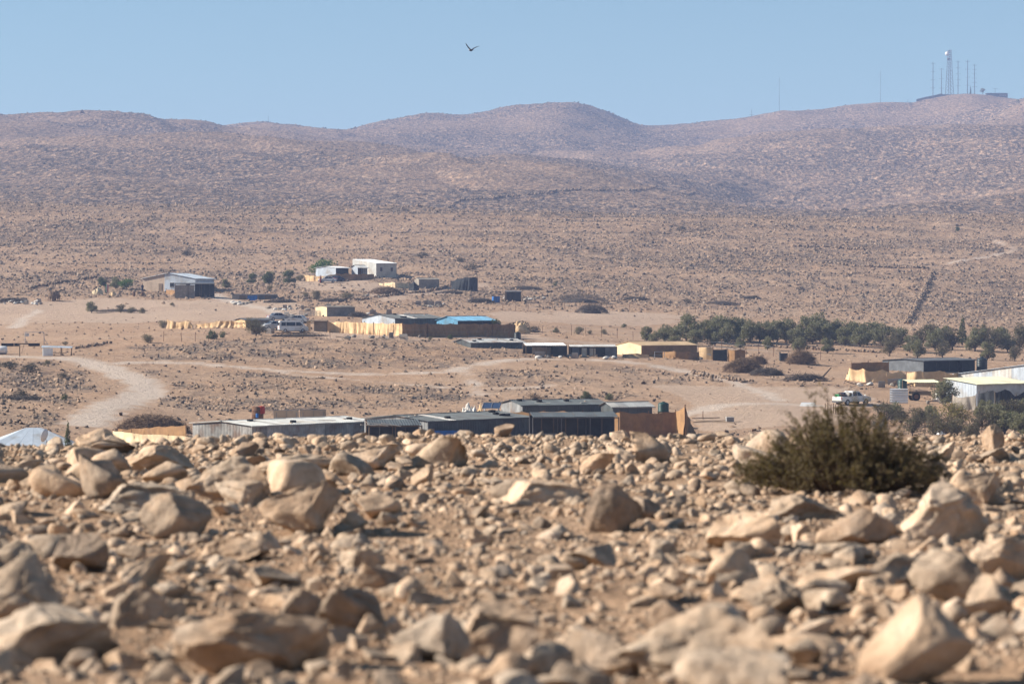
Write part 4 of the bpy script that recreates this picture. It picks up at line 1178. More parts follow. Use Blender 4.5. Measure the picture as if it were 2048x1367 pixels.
cloth_fence('shade_cloth_fence', 'low brown cloth fence in front of the big brush pile', [(236, 296, 858), (300, 292, 854), (372, 287, 851)], 'shade', seed=7, folds=.08, sag=.08)
cloth_fence('canvas_fence', 'cream canvas screen pegged along the low brown cloth fence', [(225, 290, 861), (262, 286, 865), (320, 283, 869), (376, 281, 871)], 'canvas_pale', seed=8, folds=.14, sag=.1)
brush_pile('large dark brush pile beside the bend of the dirt track', 297, 856, 150, 40, 1500, 'twig', 3, D=303, r=.022)
def solar(label, px, D, y0, w_px, h, face='back', tilt=50, rot=0, n=2, group=None):
    p = at(px, D); p.z = (YH - y0) / F * D
    e = empty('solar_panel', p, R(rot), label, 'solar panel', group); w = w_px * D / F
    c, sn = math.cos(R(tilt)), math.sin(R(tilt)); sg = 1 if face == 'back' else -1
    for i in range(n):
        x0, x1 = -w / 2 + w * i / n, -w / 2 + w * (i + 1) / n - .03
        quad('module', e, ((x0, 0, 0), (x1, 0, 0), (x1, -sg * h * c, h * sn), (x0, -sg * h * c, h * sn)), 'panelback' if face == 'back' else 'panelblue', .04)
        box('frame_rail', e, (x0, -sg * h * c / 2 - .06, h * sn / 2), (.05, .05, h), 'steel', 0, sg * R(90 - tilt))
    box('bottom_rail', e, (0, -.05, 0), (w, .06, .06), 'steel'); box('top_rail', e, (0, -sg * h * c - .02, h * sn), (w, .06, .06), 'steel')
    for x in (-w * .4, w * .4): tube('leg', e, (x, 0.1, -1.9), (x, -sg * h * c * .7, h * sn * .7), .04, 'steel'); tube('leg', e, (x, -.1, -1.9), (x, -.05, 0), .04, 'steel')
solar('tilted solar panel seen from its tan back, beside the rust-red drum', 573, 304, 836, 50, 1.0, tilt=62, group=None)
solar('tilted solar panel seen from its tan back, farther from the rust-red drum', 627, 306, 835, 52, 1.0, tilt=62)
solar('blue-white solar panel lying at the end of the grey-green ribbed shed', 982, 305, 816, 36, 1.3, 'front', tilt=25, rot=-8)
def drum(label, p, r, h, mat, name='drum'):
    e = empty(name, p, 0, label, name.split('_')[-1])
    me = pyd('shell', *lathe([(r * .96, 0), (r, .03), (r, h * .32), (r * 1.03, h * .34), (r, h * .36), (r, h * .65), (r * 1.03, h * .67), (r, h * .69), (r, h - .03), (r * .96, h)], 16)); me.materials.append(M(mat)); link('shell', me, None, e, smooth=True)
    return e
p = at(515, 302); p.z = (YH - 837) / F * 302
e = drum('rust-red drum with a red cloth over its rim behind the white-roofed shed', p, .62, 1.3, 'rust')
me = pyd('cloth', *lathe([(.66, .55), (.66, 1.2), (.6, 1.33), (.05, 1.36)], 12)); me.materials.append(M('red')); o = link('cloth', me, None, e, (.42, 0, 0)); o.scale = (.55, .9, 1)
p = at(514, 299); p.z = (YH - 835) / F * 299
drum('small blue jerrycan beside the rust-red drum', p, .14, .45, 'tarp_blue', 'jerrycan')
heap('sack_stack', 'stack of cream sacks beside the blue-white solar panel', 939, 0, 36, 60, 'sack', 'sacks', 9, D=304, flat=.8, rough=.2)
heap('cloth_bundle', 'tan cloth bundle between the cream sacks and the solar panel', 960, 0, 22, 55, 'canvas', 'cloth', 10, D=306)
brush_pile('thin brush pile showing over the grey-green ribbed shed', 1068, 0, 72, 58, 500, 'twig', 4, D=322)
for i, (px, py, sz) in enumerate(((1172, 798, 18), (1218, 800, 14))):
    tree('gbush%d' % i, ('bright green shrub behind the grey-green ribbed shed', 'dark green shrub behind the striped-roofed shed')[i], px, py, sz, name='shrub', cat='shrub')
def post(label, px, py, h_px, mat='rust', r=.05, group=None, lean=0):
    p = hit(px, py); h = h_px * p.y / F
    o = tube('fence_post', None, p - Vector((0, 0, .3)), p + Vector((lean, 0, h)), r, mat); return tag(o, label, 'post', group)
post('lone rusty post beside the corner of the brown shade-cloth fence', 1406, 838, 16)
p = hit(1460, 843); e = empty('metal_box', p, R(8), 'small grey-green metal box on bare ground', 'box')
box('body', e, (0, 0, .25), (.85, .5, .5), 'sheet_grey'); box('lid', e, (0, 0, .52), (.9, .54, .05), 'sheet_white'); box('latch', e, (0, -.27, .4), (.08, .03, .12), 'steel')
for i, (a, b) in enumerate((((1386, 846), (1462, 842)), ((1392, 842), (1470, 847)), ((1384, 838), (1440, 837)))):
    A, B = hit(*a), hit(*b); o = tube('pole', None, A + Vector((0, 0, .1)), B + Vector((0, 0, .12)), .05, 'wood'); tag(o, 'dark wooden pole lying on the ground beside the grey-green box', 'pole', 'poles lying by the metal box')

# ------------------------------------------------------------------ vehicles
def vehicle(name, label, p, rz, prof, hw, top_hw, belt, glass_side, glass_ends, wheels, paint, cat, wr=.33, lights=True, extra=None):
    e = empty(name, p, rz, label, cat)
    zt = max(z for x, z in prof)
    wd = lambda z: hw if z <= belt else hw + (top_hw - hw) * (z - belt) / (zt - belt)
    n = len(prof); V = [(x, -wd(z), z) for x, z in prof] + [(x, wd(z), z) for x, z in prof]
    Fc = [tuple(range(n)), tuple(range(2 * n - 1, n - 1, -1))] + [(i, i + n, (i + 1) % n + n, (i + 1) % n) for i in range(n)]
    me = pyd('body', V, Fc); bm = bmesh.new(); bm.from_mesh(me); bmesh.ops.recalc_face_normals(bm, faces=bm.faces)
    bmesh.ops.bevel(bm, geom=list(bm.edges), offset=.04, segments=2, affect='EDGES'); bm.to_mesh(me); bm.free(); me.materials.append(M(paint))
    link('body', me, None, e, smooth=False)
    for pol in glass_side:
        for sg in (-1, 1):
            P = [(x, sg * (wd(z) + .012), z) for x, z in pol]
            if sg > 0: P.reverse()
            quad('side_window', e, P, 'glass', .01)
    for (x0, z0, x1, z1) in glass_ends:                       # windscreen and rear window: lower edge, upper edge
        d = Vector((z1 - z0, 0, -(x1 - x0))).normalized() * (.014 if x0 > 0 else -.014)
        if d.z < 0 and abs(d.z) > abs(d.x): d = -d
        if x0 > 0 and d.x < 0: d = -d
        if x0 < 0 and d.x > 0: d = -d
        a, b = wd(z0) - .1, wd(z1) - .1
        quad('windscreen' if x0 > 0 else 'rear_window', e, [(x0 + d.x, -a, z0 + d.z), (x0 + d.x, a, z0 + d.z), (x1 + d.x, b, z1 + d.z), (x1 + d.x, -b, z1 + d.z)], 'glass', .01)
    for x in wheels:
        for sg in (-1, 1):
            w = empty('wheel', (x, sg * (hw - .1), wr)); w.parent = e
            tube('tyre', w, (0, -.11, 0), (0, .11, 0), wr, 'rubber', 18); tube('rim', w, (0, sg * .09, 0), (0, sg * .125, 0), wr * .6, 'silver', 14)
    x0, x1 = prof[0][0], prof[-1][0]; zl = .75
    if lights:
        for sg in (-1, 1):
            box('tail_light', e, (x0 - .005, sg * (hw - .14), zl + .15), (.05, .16, .3), 'lampred'); box('headlight', e, (x1 - .02, sg * (hw - .22), zl), (.08, .3, .16), 'sheet_roofwhite')
    box('rear_bumper', e, (x0 - .03, 0, .45), (.12, hw * 1.9, .2), 'steel_dark'); box('front_bumper', e, (x1 + .03, 0, .42), (.12, hw * 1.9, .2), 'steel_dark')
    box('underbody', e, (0, 0, .3), ((x1 - x0) * .92, hw * 1.7, .16), 'steel_dark')
    for sg in (-1, 1): box('wing_mirror', e, (wheels[1] - .25, sg * (hw + .1), belt + .12), (.1, .2, .16), paint)
    if extra: extra(e)
    return e
VAN = [(-2.42, .32), (-2.45, 1.0), (-2.36, 1.86), (-2.2, 1.95), (.95, 1.95), (1.3, 1.84), (1.92, 1.18), (2.32, 1.02), (2.45, .8), (2.45, .32)]
vehicle('van', 'white passenger van with dark windows parked beside the tan cloth fence', hit(586, 665), R(14), VAN, .94, .80, 1.05,
        [[(-2.1, 1.15), (-1.35, 1.15), (-1.35, 1.74), (-2.05, 1.74)], [(-1.25, 1.15), (.25, 1.15), (.25, 1.74), (-1.25, 1.74)], [(.38, 1.15), (1.55, 1.15), (1.08, 1.74), (.38, 1.74)]],
        [(1.88, 1.22, 1.36, 1.78), (-2.43, 1.15, -2.38, 1.72)], (-1.45, 1.5), 'white', 'van')
def cargo(e):
    box('cargo_board', e, (-1.75, -.15, 1.32), (1.7, .9, .06), 'rust', .1, .25, .18); box('cargo_bundle', e, (-1.2, .3, 1.3), (1.0, .8, .5), 'navy', .2)
    box('cargo_sack', e, (-1.0, -.35, 1.42), (.6, .5, .42), 'sack', .4, .3); box('tailgate', e, (-2.63, 0, .86), (.06, 1.5, .46), 'white'); box('cargo_crate', e, (-2.1, .3, 1.22), (.6, .6, .3), 'green_cloth', .2)
PICK = [(-2.6, .5), (-2.6, 1.08), (-.8, 1.08), (-.66, 1.66), (-.5, 1.72), (.5, 1.72), (.62, 1.68), (1.22, 1.14), (2.35, 1.02), (2.58, .85), (2.6, .42), (-2.5, .42)]
vehicle('pickup_truck', 'white double-cab pickup truck with a loaded bed on the bare yard', hit(1704, 809), R(38), PICK, .88, .72, 1.08,
        [[(-.62, 1.14), (.1, 1.14), (.1, 1.6), (-.55, 1.6)], [(.18, 1.14), (1.05, 1.14), (.58, 1.6), (.18, 1.6)]], [(1.17, 1.18, .66, 1.64), (-.79, 1.14, -.67, 1.6)], (-1.6, 1.65), 'white', 'pickup truck', .37, True, cargo)
SEDAN = [(-2.1, .3), (-2.12, .82), (-1.95, .95), (-1.5, 1.02), (-.95, 1.42), (-.6, 1.48), (.35, 1.46), (1.05, 1.0), (1.95, .86), (2.12, .66), (2.12, .3)]
SG = [[(-1.2, 1.02), (-.3, 1.02), (-.3, 1.38), (-.85, 1.38)], [(-.22, 1.02), (.85, 1.02), (.35, 1.38), (-.22, 1.38)]]
SE = [(1.0, 1.04, .42, 1.42), (-1.45, 1.05, -.98, 1.39)]
def car(label, px, py, rz, paint, D=None): vehicle('parked_car', label, hit(px, py) if D is None else at(px, D), R(rz), SEDAN, .84, .66, .98, SG, SE, (-1.3, 1.3), paint, 'car', .31)
car('white car parked beside the brown cloth fence of the white house', 655, 565, 188, 'white')
car('dark blue car parked close behind the white car', 674, 563.5, 60, 'navy')
car('silver car parked behind the earth hut with the dark roof', 557, 641, 24, 'silver')
car('grey dusty car parked nose-on beside the white van', 546, 659, 215, 'silver')
car('pale silver car half hidden behind the white van', 594, 646, 170, 'silver')
# upturned white trough
p = hit(1616, 812); e = empty('upturned_trough', p, R(-12), 'upturned white metal trough on bare ground beside the pickup', 'trough')
quad('side', e, ((-1, -.4, 0), (1, -.4, 0), (.8, -.2, .42), (-.8, -.2, .42)), 'white', .03); quad('bottom', e, ((-.8, -.2, .42), (.8, -.2, .42), (.8, .3, .45), (-.8, .3, .45)), 'sheet_blue_white', .03)
quad('side', e, ((1, .5, 0), (-1, .5, 0), (-.8, .3, .45), (.8, .3, .45)), 'white', .03); quad('end', e, ((1, -.4, 0), (1, .5, 0), (.8, .3, .45), (.8, -.2, .42)), 'white', .03); quad('end', e, ((-1, .5, 0), (-1, -.4, 0), (-.8, -.2, .42), (-.8, .3, .45)), 'white', .03)
for i in range(7): post('short rusty stake in a row beside the pickup truck', 1651 + i * 5.2 + random.uniform(-1, 1), 828 - (i % 2) * 2, 20 + random.uniform(-3, 3), group='row of rusty stakes', r=.045)

# ------------------------------------------------------------------ right-hand yard
shed('white_building', 'white ribbed building with a pale yellow roof beside black tents', 1954, 362, 125, 52, 769, 757.5, 38, wall='sheet_white', gable='sheet_blue_white', roof='sheet_yellow', mono=True, cat='building', step=1.1)
shed('striped_building', 'blue and white striped metal building rising behind the yellow-roofed one', 2062, 388, 60, 128, 729, 749, 40, wall='sheet_white', gable=lambda t: 'sheet_blue_white' if int(t * 60) % 2 else 'sheet_white', roof='sheet_blue_white', mono=True, cat='building', step=.5)
cloth_fence('black_tent', 'black tent cloth propped on poles in front of the yellow-roofed building', [(1958, 352, 786), (1975, 351, 775), (1992, 350, 781), (2010, 350, 774), (2030, 350, 788), (2050, 350, 778), (2075, 350, 790)], 'net', 'tent', 21, .45, .3, pe=2.2, post='wood')
cloth_fence('canvas_fence', 'grey-tan net screen under the yellow-roofed building', [(1905, 356, 788), (1930, 354, 792), (1952, 353, 786)], 'burlap', seed=22, folds=.3, sag=.3)
def cart(e, L, h):
    pass
flat_canopy('open_shelter', 'open shelter with a thin white roof over an old cart', 1820, 372, 66, 3.0, 765, 'sheet_yellow', 12, tilt=.3)
p = hit(1840, 801); e = empty('farm_cart', p, R(10), 'old dark farm cart with one big wheel beside the corrugated panel', 'cart')
box('bed', e, (0, 0, .8), (2.6, 1.3, .12), 'wood'); box('side_board', e, (0, -.65, 1.05), (2.6, .06, .4), 'wood'); box('side_board', e, (0, .65, 1.05), (2.6, .06, .4), 'wood'); tube('drawbar', e, (1.2, 0, .75), (2.5, 0, .35), .06, 'rust')
for sg in (-1, 1):
    w = empty('wheel', (-.75, sg * .75, .55)); w.parent = e; tube('tyre', w, (0, -.1, 0), (0, .1, 0), .55, 'rubber', 18); tube('rim', w, (0, -.12, 0), (0, .12, 0), .3, 'rust', 14)
p = hit(1798, 806); e = empty('corrugated_panel', p, R(-6), 'upright white corrugated panel beside the old cart', 'panel')
for i in range(2):
    z0, z1 = i * .94, (i + 1) * .94 - .01; ribbed('sheet', e, (1.15, 0, z0), (1.15, 0.02, z1), (-1.15, .02, z1), (-1.15, 0, z0), 'sheet_roofwhite', .31, .10)
for x in (-1.1, 1.1): tube('stake', e, (x, .1, -.3), (x, .1, 2.0), .04, 'rust')
water_tank('dark green water tank behind the upright corrugated panel', hit(1805, 778), .66, 1.45, 'tank_green')
for i, (px, py, w, h) in enumerate(((1880, 803, 1.0, 1.1), (1890, 803, .8, .9))): 
    p = hit(px, py); e = empty('white_appliance', p, R(10), ('tall white metal cabinet under the shelter edge', 'low white metal cabinet beside the tall one')[i], 'cabinet'); box('body', e, (0, 0, h / 2), (w, .6, h), 'white'); box('door', e, (0, -.315, h / 2), (w * .9, .03, h * .9), 'sheet_roofwhite'); box('handle', e, (w * .35, -.345, h * .6), (.03, .03, .25), 'steel')
def netfront(e, L, W, he, hr):
    wall_run(e, (0, 0), (L * .2, 0), he, he, -.5, 'net', 1.5, kind='flat'); wall_run(e, (L * .75, 0), (L, 0), he, he, -.5, 'net', 1.5, kind='flat'); wall_run(e, (L * .2, .9), (L * .75, .9), he * .9, he * .9, -.5, 'net', 2, kind='flat')
shed('net_shed', 'long black shade-net shed behind the tan canvas screens', 1848, 426, 118, 72, 721.5, 717.5, 40, wall='net', gable='net_grey', roof='net_grey', front=netfront, step=1.6)
water_tank('round black tank at the end of the shade-net shed', at(1964, 436), .85, 2.2, 'tank')
cloth_fence('canvas_fence', 'tan canvas screen sagging in folds before the shade-net shed', [(1690, 408, 757), (1700, 402, 733), (1730, 400, 737), (1775, 400, 738), (1812, 401, 744)], 'canvas', seed=31, folds=.32, sag=.35, pe=2.8)
cloth_fence('shade_cloth_fence', 'upright brown cloth fence behind the folded tan canvas screen', [(1703, 422, 725), (1740, 424, 723), (1778, 424, 724)], 'shade', seed=32, folds=.08, sag=.1)
cloth_fence('canvas_fence', 'humped tan canvas cover beside the dark green water tank', [(1814, 398, 745), (1830, 396, 741), (1862, 396, 740), (1890, 396, 742), (1905, 397, 748), (1918, 398, 741)], 'canvas', seed=33, folds=.28, sag=.25, pe=2.8)

# ------------------------------------------------------------------ the middle: tents, brush, canvas
def canvasfront(e, L, W, he, hr):
    wall_run(e, (0, 0), (L, 0), he, he, -.4, 'shade', 2.0, kind='flat', name='canvas_wall')
shed('canvas_tent', 'long tan canvas tent with a bright gable end', 1283, 446, 116, 48, 691, 683.5, 32, wall='shade', gable='canvas_pale', roof='canvas', front='wall', cat='tent', step=1.6, over=.15, roofstep=2.2)  # sunlit gable and shaded long wall put into the canvas colours
cloth_fence('canvas_fence', 'low orange canvas strip along the foot of the long tent', [(1246, 443, 707), (1272, 442, 706), (1298, 442, 708)], 'canvas', seed=34, folds=.12)
cloth_fence('shade_cloth_fence', 'brown cloth pen fence beside the long tan tent', [(1326, 443, 703), (1350, 441, 701), (1376, 441, 702), (1398, 443, 704)], 'shade', seed=35, folds=.12)
cloth_fence('canvas_fence', 'tan canvas patch hung beside the dark doorway screen', [(1398, 448, 694), (1412, 447, 693), (1425, 447, 695)], 'canvas', seed=36, folds=.2)
cloth_fence('net_screen', 'square black net screen between two tall poles', [(1426, 445, 699), (1454, 445, 698)], 'net', 'screen', 37, .03, .03, pe=2.1, prise=1.9)
cloth_fence('shade_cloth_fence', 'brown cloth panel at the end of the black net screen', [(1456, 445, 698), (1470, 444, 698), (1490, 445, 697)], 'shade', seed=38, folds=.1)
p = hit(1319, 716); e = empty('bed_frame', p, 0, 'pale metal frame standing before the brown cloth pen', 'frame')
for x in (-.75, .75): tube('upright', e, (x, 0, 0), (x, 0, 1.0), .04, 'steel')
tube('top_bar', e, (-.75, 0, 1.0), (.75, 0, 1.0), .04, 'steel'); tube('cross_bar', e, (-.75, 0, .45), (.75, 0, .45), .03, 'steel')
flat_canopy('goat_shelter', 'low patched shelter with a pale roof beside the long tan tent', 1140, 440, 94, 3.0, 693, 'sheet_white', 3, tilt=.25, walls=[(.05, .2, 0, 0, .9, 'net_grey'), (.25, .36, 0, 0, .85, 'cream'), (.42, .55, 0, 0, .8, 'cream'), (.58, .7, 0, 0, .9, 'net'), (.75, 1, 0, 0, 1, 'net_grey'), (0, 1, 2.8, 0, 1, 'net')])
flat_canopy('goat_shelter', 'open shelter with a bright white roof and a black end', 1052, 436, 82, 3.4, 691, 'sheet_roofwhite', 8, tilt=.38, walls=[(.66, 1, 0, 0, 1, 'net'), (.2, .66, 2.0, 0, .8, 'burlap'), (0, 1, 3.2, 0, 1, 'net')])
T4 = shed('metal_shed', 'dark striped-roofed shed half hidden behind the stony mound', 942, 446, 106, 36, 688, 678, 22, wall='sheet_dark', gable='sheet_dark', roof='sheet_grey', step=1.1)
water_tank('black water tank standing beyond the dark striped-roofed shed', hit(1035, 679), .58, 1.3)
S1 = shed('metal_shed', 'dark-roofed shed with a grey striped gable behind the tan cloth fence', 790, 492, 94, 70, 637, 629, 40, wall='sheet_dark', gable='sheet_blue_white', roof='sheet_dark', step=1.1)
shed('blue_shed', 'blue metal shed with a light blue roof behind the brown cloth fence', 916, 488, 74, 44, 641, 633, 38, wall='sheet_blue', gable='sheet_blue', roof='sheet_blue', front=lambda e, L, W, he, hr: wall_run(e, (0, .8), (L, .8), he, he, -.5, 'net', 2, kind='flat'), step=1.1)  # black panel just inside paints the dark of the open front
tree('dark0', 'narrow dark tree at the end of the blue shed', 993, 648, 36, name='tree', D=492, sq=.62)
cloth_fence('canvas_fence', 'long cloth fence, tan on its lit run then brown on its shaded run, in front of the dark and blue sheds', [(655, 480, 642), (700, 476, 643), (760, 470, 645), (805, 466, 646), (870, 470, 646.5), (960, 475, 646.5), (1030, 480, 647)], 'canvas', seed=40, folds=.30, sag=.14,
            mats=[(0, 3, 'canvas'), (3, 6, 'shade')])  # lit and shaded runs of the cloth painted as two colours
heap('cloth_bundle', 'tangled tan cloth at the end of the long cloth fence', 1040, 668, 40, 20, 'canvas', 'cloth', 14)
roof_load(N1, 'white-roofed weathered shed', 7, 1); roof_load(N3, 'dark-roofed shed with the blue tarpaulin', 9, 2); roof_load(N5, 'grey-green ribbed shed', 7, 3); roof_load(S1, 'dark shed with the striped gable', 5, 4); roof_load(T4, 'dark striped-roofed shed', 5, 5)
# wooden shelter beside the van
flat_canopy('wooden_shelter', 'open wooden shelter with a tan side cloth beside the white van', 614, 478, 40, 2.6, 642, 'wood', 0, tilt=.15, walls=[(0, .18, 0, 0, 1, 'canvas'), (.3, 1, 2.4, 0, 1, 'burlap')], posts='wood')
# tan canvas and earth hut on the left
cloth_fence('canvas_fence', 'ragged bright tan canvas hung on poles beside the sagging canvas hut', [(334, 497, 638), (346, 496, 641), (352, 496, 644), (364, 495, 642), (380, 494, 641), (386, 494, 650)], 'canvas', seed=51, folds=.3, sag=.16, pe=2.2)
cloth_fence('canvas_fence', 'sagging tan canvas sheet stretched to the earth hut', [(392, 494, 648), (420, 492, 645), (440, 491, 640), (466, 490, 641), (488, 489, 646)], 'canvas', seed=52, folds=.3, sag=.12)
shed('earth_hut', 'low earth hut with a dark flat roof beside the bare grey bush', 492, 488, 46, 26, 640, 637, 30, wall='burlap', gable='canvas', roof='net_grey', step=1.6, cat='hut')
tree('grey1', 'bare grey bush in front of the low earth hut', 512, 672, 40, name='bush', cat='bush', sq=1.15)
tree('gbush0', 'green bush below the sagging tan canvas', 424, 678, 19, name='shrub', cat='shrub', sq=1.1)
tree('gbush1', 'small green bush beside the larger green bush below the canvas', 444, 675, 12, name='shrub', cat='shrub')
tree('bush0', 'dry grey bush at the edge of the stony mound by wire posts', 296, 686, 18, name='shrub', cat='shrub', sq=1.1)
shed('burlap_hut', 'sacking-covered hut behind a row of white pallets', 654, 545, 54, 26, 614, 612, 32, wall='burlap', gable='canvas_pale', roof='burlap', cat='hut', step=1.6, over=.1)  # lit left side paler, shaded right side darker, by cloth colour
def pallet(label, px, py, n, w=1.1, h=1.0, mat='wood_pale', group=None, lean=.12):
    for i in range(n):
        p = hit(px + i * w * F / hit(px, py).y * 1.02, py); e = empty('pallet', p, R(random.uniform(-8, 8)), label, 'pallet', group)
        for k in range(4): box('slat', e, (0, .04 * k * lean, .15 + k * (h - .2) / 3), (w, .03, .12), mat)
        for x in (-w * .45, 0, w * .45): box('stringer', e, (x, .06, h / 2), (.08, .09, h), mat)
pallet('white wooden pallet standing upright in the row before the sacking-covered hut', 604, 632, 5, group='upright pallets by the sacking-covered hut')
# brush piles in the middle
brush_pile('large dark brush pile on the flat beside the stone row', 1490, 746, 82, 30, 900, 'twig', 11)
brush_pile('lower trailing end of the large dark brush pile', 1536, 752, 66, 17, 500, 'twig_grey', 12)
brush_pile('long straggle of cut branches leading to the tan canvas screen', 1612, 762, 92, 14, 420, 'twig_grey', 13, dep=.3)
brush_pile('brown cone of stacked branches beside a black box', 1604, 729, 56, 28, 700, 'twig', 14, ln=(1.2, 2.4))
p = hit(1567, 722); e = empty('dark_crate', p, R(5), 'black box beside the brown cone of branches', 'box'); box('body', e, (0, 0, .6), (1.2, 1, 1.2), 'net'); box('lid', e, (0, 0, 1.23), (1.3, 1.1, .06), 'sheet_dark'); box('skid', e, (0, 0, -.02), (1.0, .9, .1), 'wood')
tube_l = tag(tube('leaning_log', None, hit(1642, 757), hit(1660, 757) + Vector((.2, 0, 1.6)), .16, 'bark', 7, .5), 'grey log sticking up at the end of the branch straggle', 'log')
brush_pile('rough dark brush heap on the slope below the white house', 770, 589, 66, 17, 600, 'twig', 15, dep=.4)
for i, (px, py, w, h, lab) in enumerate(((1160, 606, 120, 20, 'wide low dark scrub thicket on the slope beyond the goat pen'), (1184, 627, 66, 20, 'dense dark thicket at the edge of the bare field'), (1050, 580, 70, 8, 'dark hedge of scrub behind the goat pen'), (960, 606, 60, 10, 'thin dark scrub beside the blue cube tank'))):
    brush_pile(lab, px, py, w, h, 900, 'twig_grey', 20 + i, dep=.5, name='thicket', group=None, ln=(.5, 1.3))['category'] = 'thicket'

for i, (px, py, w, h, lab) in enumerate(((1270, 600, 60, 7, 'low dark scrub strip on the slope beyond the dense thicket'), (1440, 610, 90, 8, 'dark scrub strip on the slope above the grove'), (1500, 598, 50, 6, 'short dark scrub strip near the top of the grove slope'), (560, 606, 70, 8, 'dark heap of brush beside the stone pen'), (665, 604, 60, 8, 'dark brush along the stone row'), (20, 604, 60, 9, 'dark scrub behind the rubbish strip'), (240, 624, 110, 6, 'dark brush strip under the line of bushes'), (900, 588, 60, 7, 'thin dark brush below the black goat-hair tent'), (600, 674, 120, 6, 'dry brush line below the white van'), (40, 800, 90, 7, 'dark dry grass clump beside the dirt track'))):
    brush_pile(lab, px, py, w, h, 700, 'twig_grey', 40 + i, dep=.5, name='thicket', group=None, ln=(.4, 1.1))['category'] = 'thicket'
# ------------------------------------------------------------------ upper village
def wgable(t): return 'sheet_white'
def wfront(e, L, W, he, hr):
    wall_run(e, (0, 0), (L, 0), he, he, -.4, 'cream', 1.2, kind='flat')
    for x in (.24, .76):
        w = empty('window', (L * x, -.05, he * .58)); w.parent = e
        box('pane', w, (0, 0, 0), (.62, .05, .95), 'glass'); box('sill', w, (0, -.05, -.53), (.8, .14, .06), 'white'); box('frame', w, (0, -.03, .51), (.72, .06, .06), 'white')
shed('white_house', 'white flat-roofed house with two front windows above the brown cloth fence', 753, 702, 39, 52, 526.5, 519, 34, wall='cream', gable='sheet_white', roof='sheet_roofwhite', front=wfront, mono=True, cat='house', step=1.1, over=.1)
shed('metal_shed', 'small pale striped shed with a black panelled front beside the green vine', 672, 694, 24, 44, 535.5, 533, 40, wall='net', gable='sheet_blue_white', roof='sheet_roofwhite', step=1.1)  # black wall panels stand in for the dark of an open front
shed('porch', 'small gabled porch against the side wall of the white house', 716, 694, 18, 14, 535, 530.5, 34, wall='wood', gable='sheet_blue_white', roof='sheet_white', front=lambda e, L, W, he, hr: None, step=1.0, cat='porch')
tree('vine', 'bright green vine tree rising behind the small striped shed', 645, 0, 36, name='tree', D=712, sq=1.05)
cloth_fence('shade_cloth_fence', 'brown cloth fence round the yard of the white house', [(608, 690, 549), (625, 686, 551), (650, 684, 551), (672, 684, 547), (700, 684, 547), (748, 688, 547)], 'shade', seed=60, folds=.2, sag=.2, mats=[(0, 3, 'canvas'), (3, 5, 'shade')])
dish('white satellite dish on the ground before the white house', hit(759, 551), .75, R(-150), mast=.4)
for i, (px, py, h, k, lab) in enumerate(((505, 566, 22, 'dark0', 'small dark tree at the end of the three in line below the hillside'), (537, 568, 30, 'dark1', 'middle dark tree of the three in line below the hillside'), (578, 566, 30, 'dark0', 'broad dark tree nearest the white house yard'),
        (452, 577, 22, 'olive0', 'grey-green tree inside the wire fence'), (600, 562, 14, 'bush1', 'pale scrub beside the broad dark tree'), (633, 601, 22, 'grey0', 'grey bush on the stone row below the white house'), (612, 596, 13, 'bush2', 'small grey bush beside the larger one on the stone row'), (693, 600, 16, 'bush0', 'round grey bush at the end of the stone row'), (540, 580, 10, 'bush1', 'low dark shrub below the three dark trees'))):
    tree(k, lab, px, py, h, name='tree' if h > 20 else 'shrub', cat='tree' if h > 20 else 'shrub')
cloth_fence('canvas_tent', 'low tan canvas roof above the rough brush heap', [(757, 672, 566), (790, 668, 563), (820, 670, 565)], 'canvas_pale', 'tent', 62, .3, .2)
shed('burlap_tent', 'grey canvas tent with a pale front above the slope', 838, 672, 40, 10, 559, 556, 18, wall='burlap', gable='burlap', roof='burlap', cat='tent', step=1.8, over=.1)
cloth_fence('black_tent', 'small black tent beside the grey canvas tent', [(818, 664, 567), (828, 662, 563), (838, 662, 570)], 'net', 'tent', 63, .4, .2)
cloth_fence('black_tent', 'long low black goat-hair tent standing alone on the slope', [(901, 672, 562), (916, 670, 556), (940, 668, 553), (955, 668, 554)], 'net', 'tent', 64, .4, .15)
# pens
def junk(label, px, py, n, w_px, seed, group, mats=('wood', 'wood_pale', 'sheet_grey', 'burlap', 'steel_dark', 'sack')):
    rg = random.Random(seed)
    kinds = {'wood': ('timber_beam', 'weathered beam'), 'wood_pale': ('timber_plank', 'pale plank'), 'sheet_grey': ('metal_sheet', 'grey metal sheet'), 'burlap': ('sacking_bale', 'sacking bale'), 'steel_dark': ('steel_frame', 'dark steel bar'), 'sack': ('sack', 'pale sack')}
    for i in range(n):
        m = rg.choice(mats); nm, wd = kinds[m]
        p = hit(px + rg.uniform(-.5, .5) * w_px, py + rg.uniform(-3, 3)); L = rg.uniform(.7, 2.2)
        if m in ('wood', 'wood_pale', 'steel_dark'): o = box(nm, None, p + Vector((0, 0, .3)), (L, .12, .12), m, rg.uniform(-.6, .6), 0, rg.uniform(-.5, .5))
        elif m == 'sheet_grey': o = box(nm, None, p + Vector((0, 0, .45)), (L * .7, .04, .95), m, rg.uniform(-.5, .5), .3)
        else:
            V, Fc = LOW[rg.randrange(12)]; me = raw_mesh(nm, V * np.array([L * .6, .6, .55]), Fc); me.materials.append(M(m)); o = link(nm, me, None, None, p + Vector((0, 0, .2)), smooth=True)
        tag(o, '%s lying %s' % (wd, label), wd.split()[-1], group + ': ' + wd + 's')
junk('in the timber scrap pen on the slope', 858, 612, 26, 84, 1, 'scrap pen')
junk('in the goat pen behind the blue cube tank', 1050, 598, 26, 84, 2, 'goat pen', ('wood', 'sack', 'burlap', 'sack', 'steel_dark', 'wood_pale'))
junk('on the rubbish strip by the brown hut', 40, 606, 26, 90, 3, 'rubbish strip', ('sack', 'sheet_grey', 'burlap', 'sack', 'wood'))
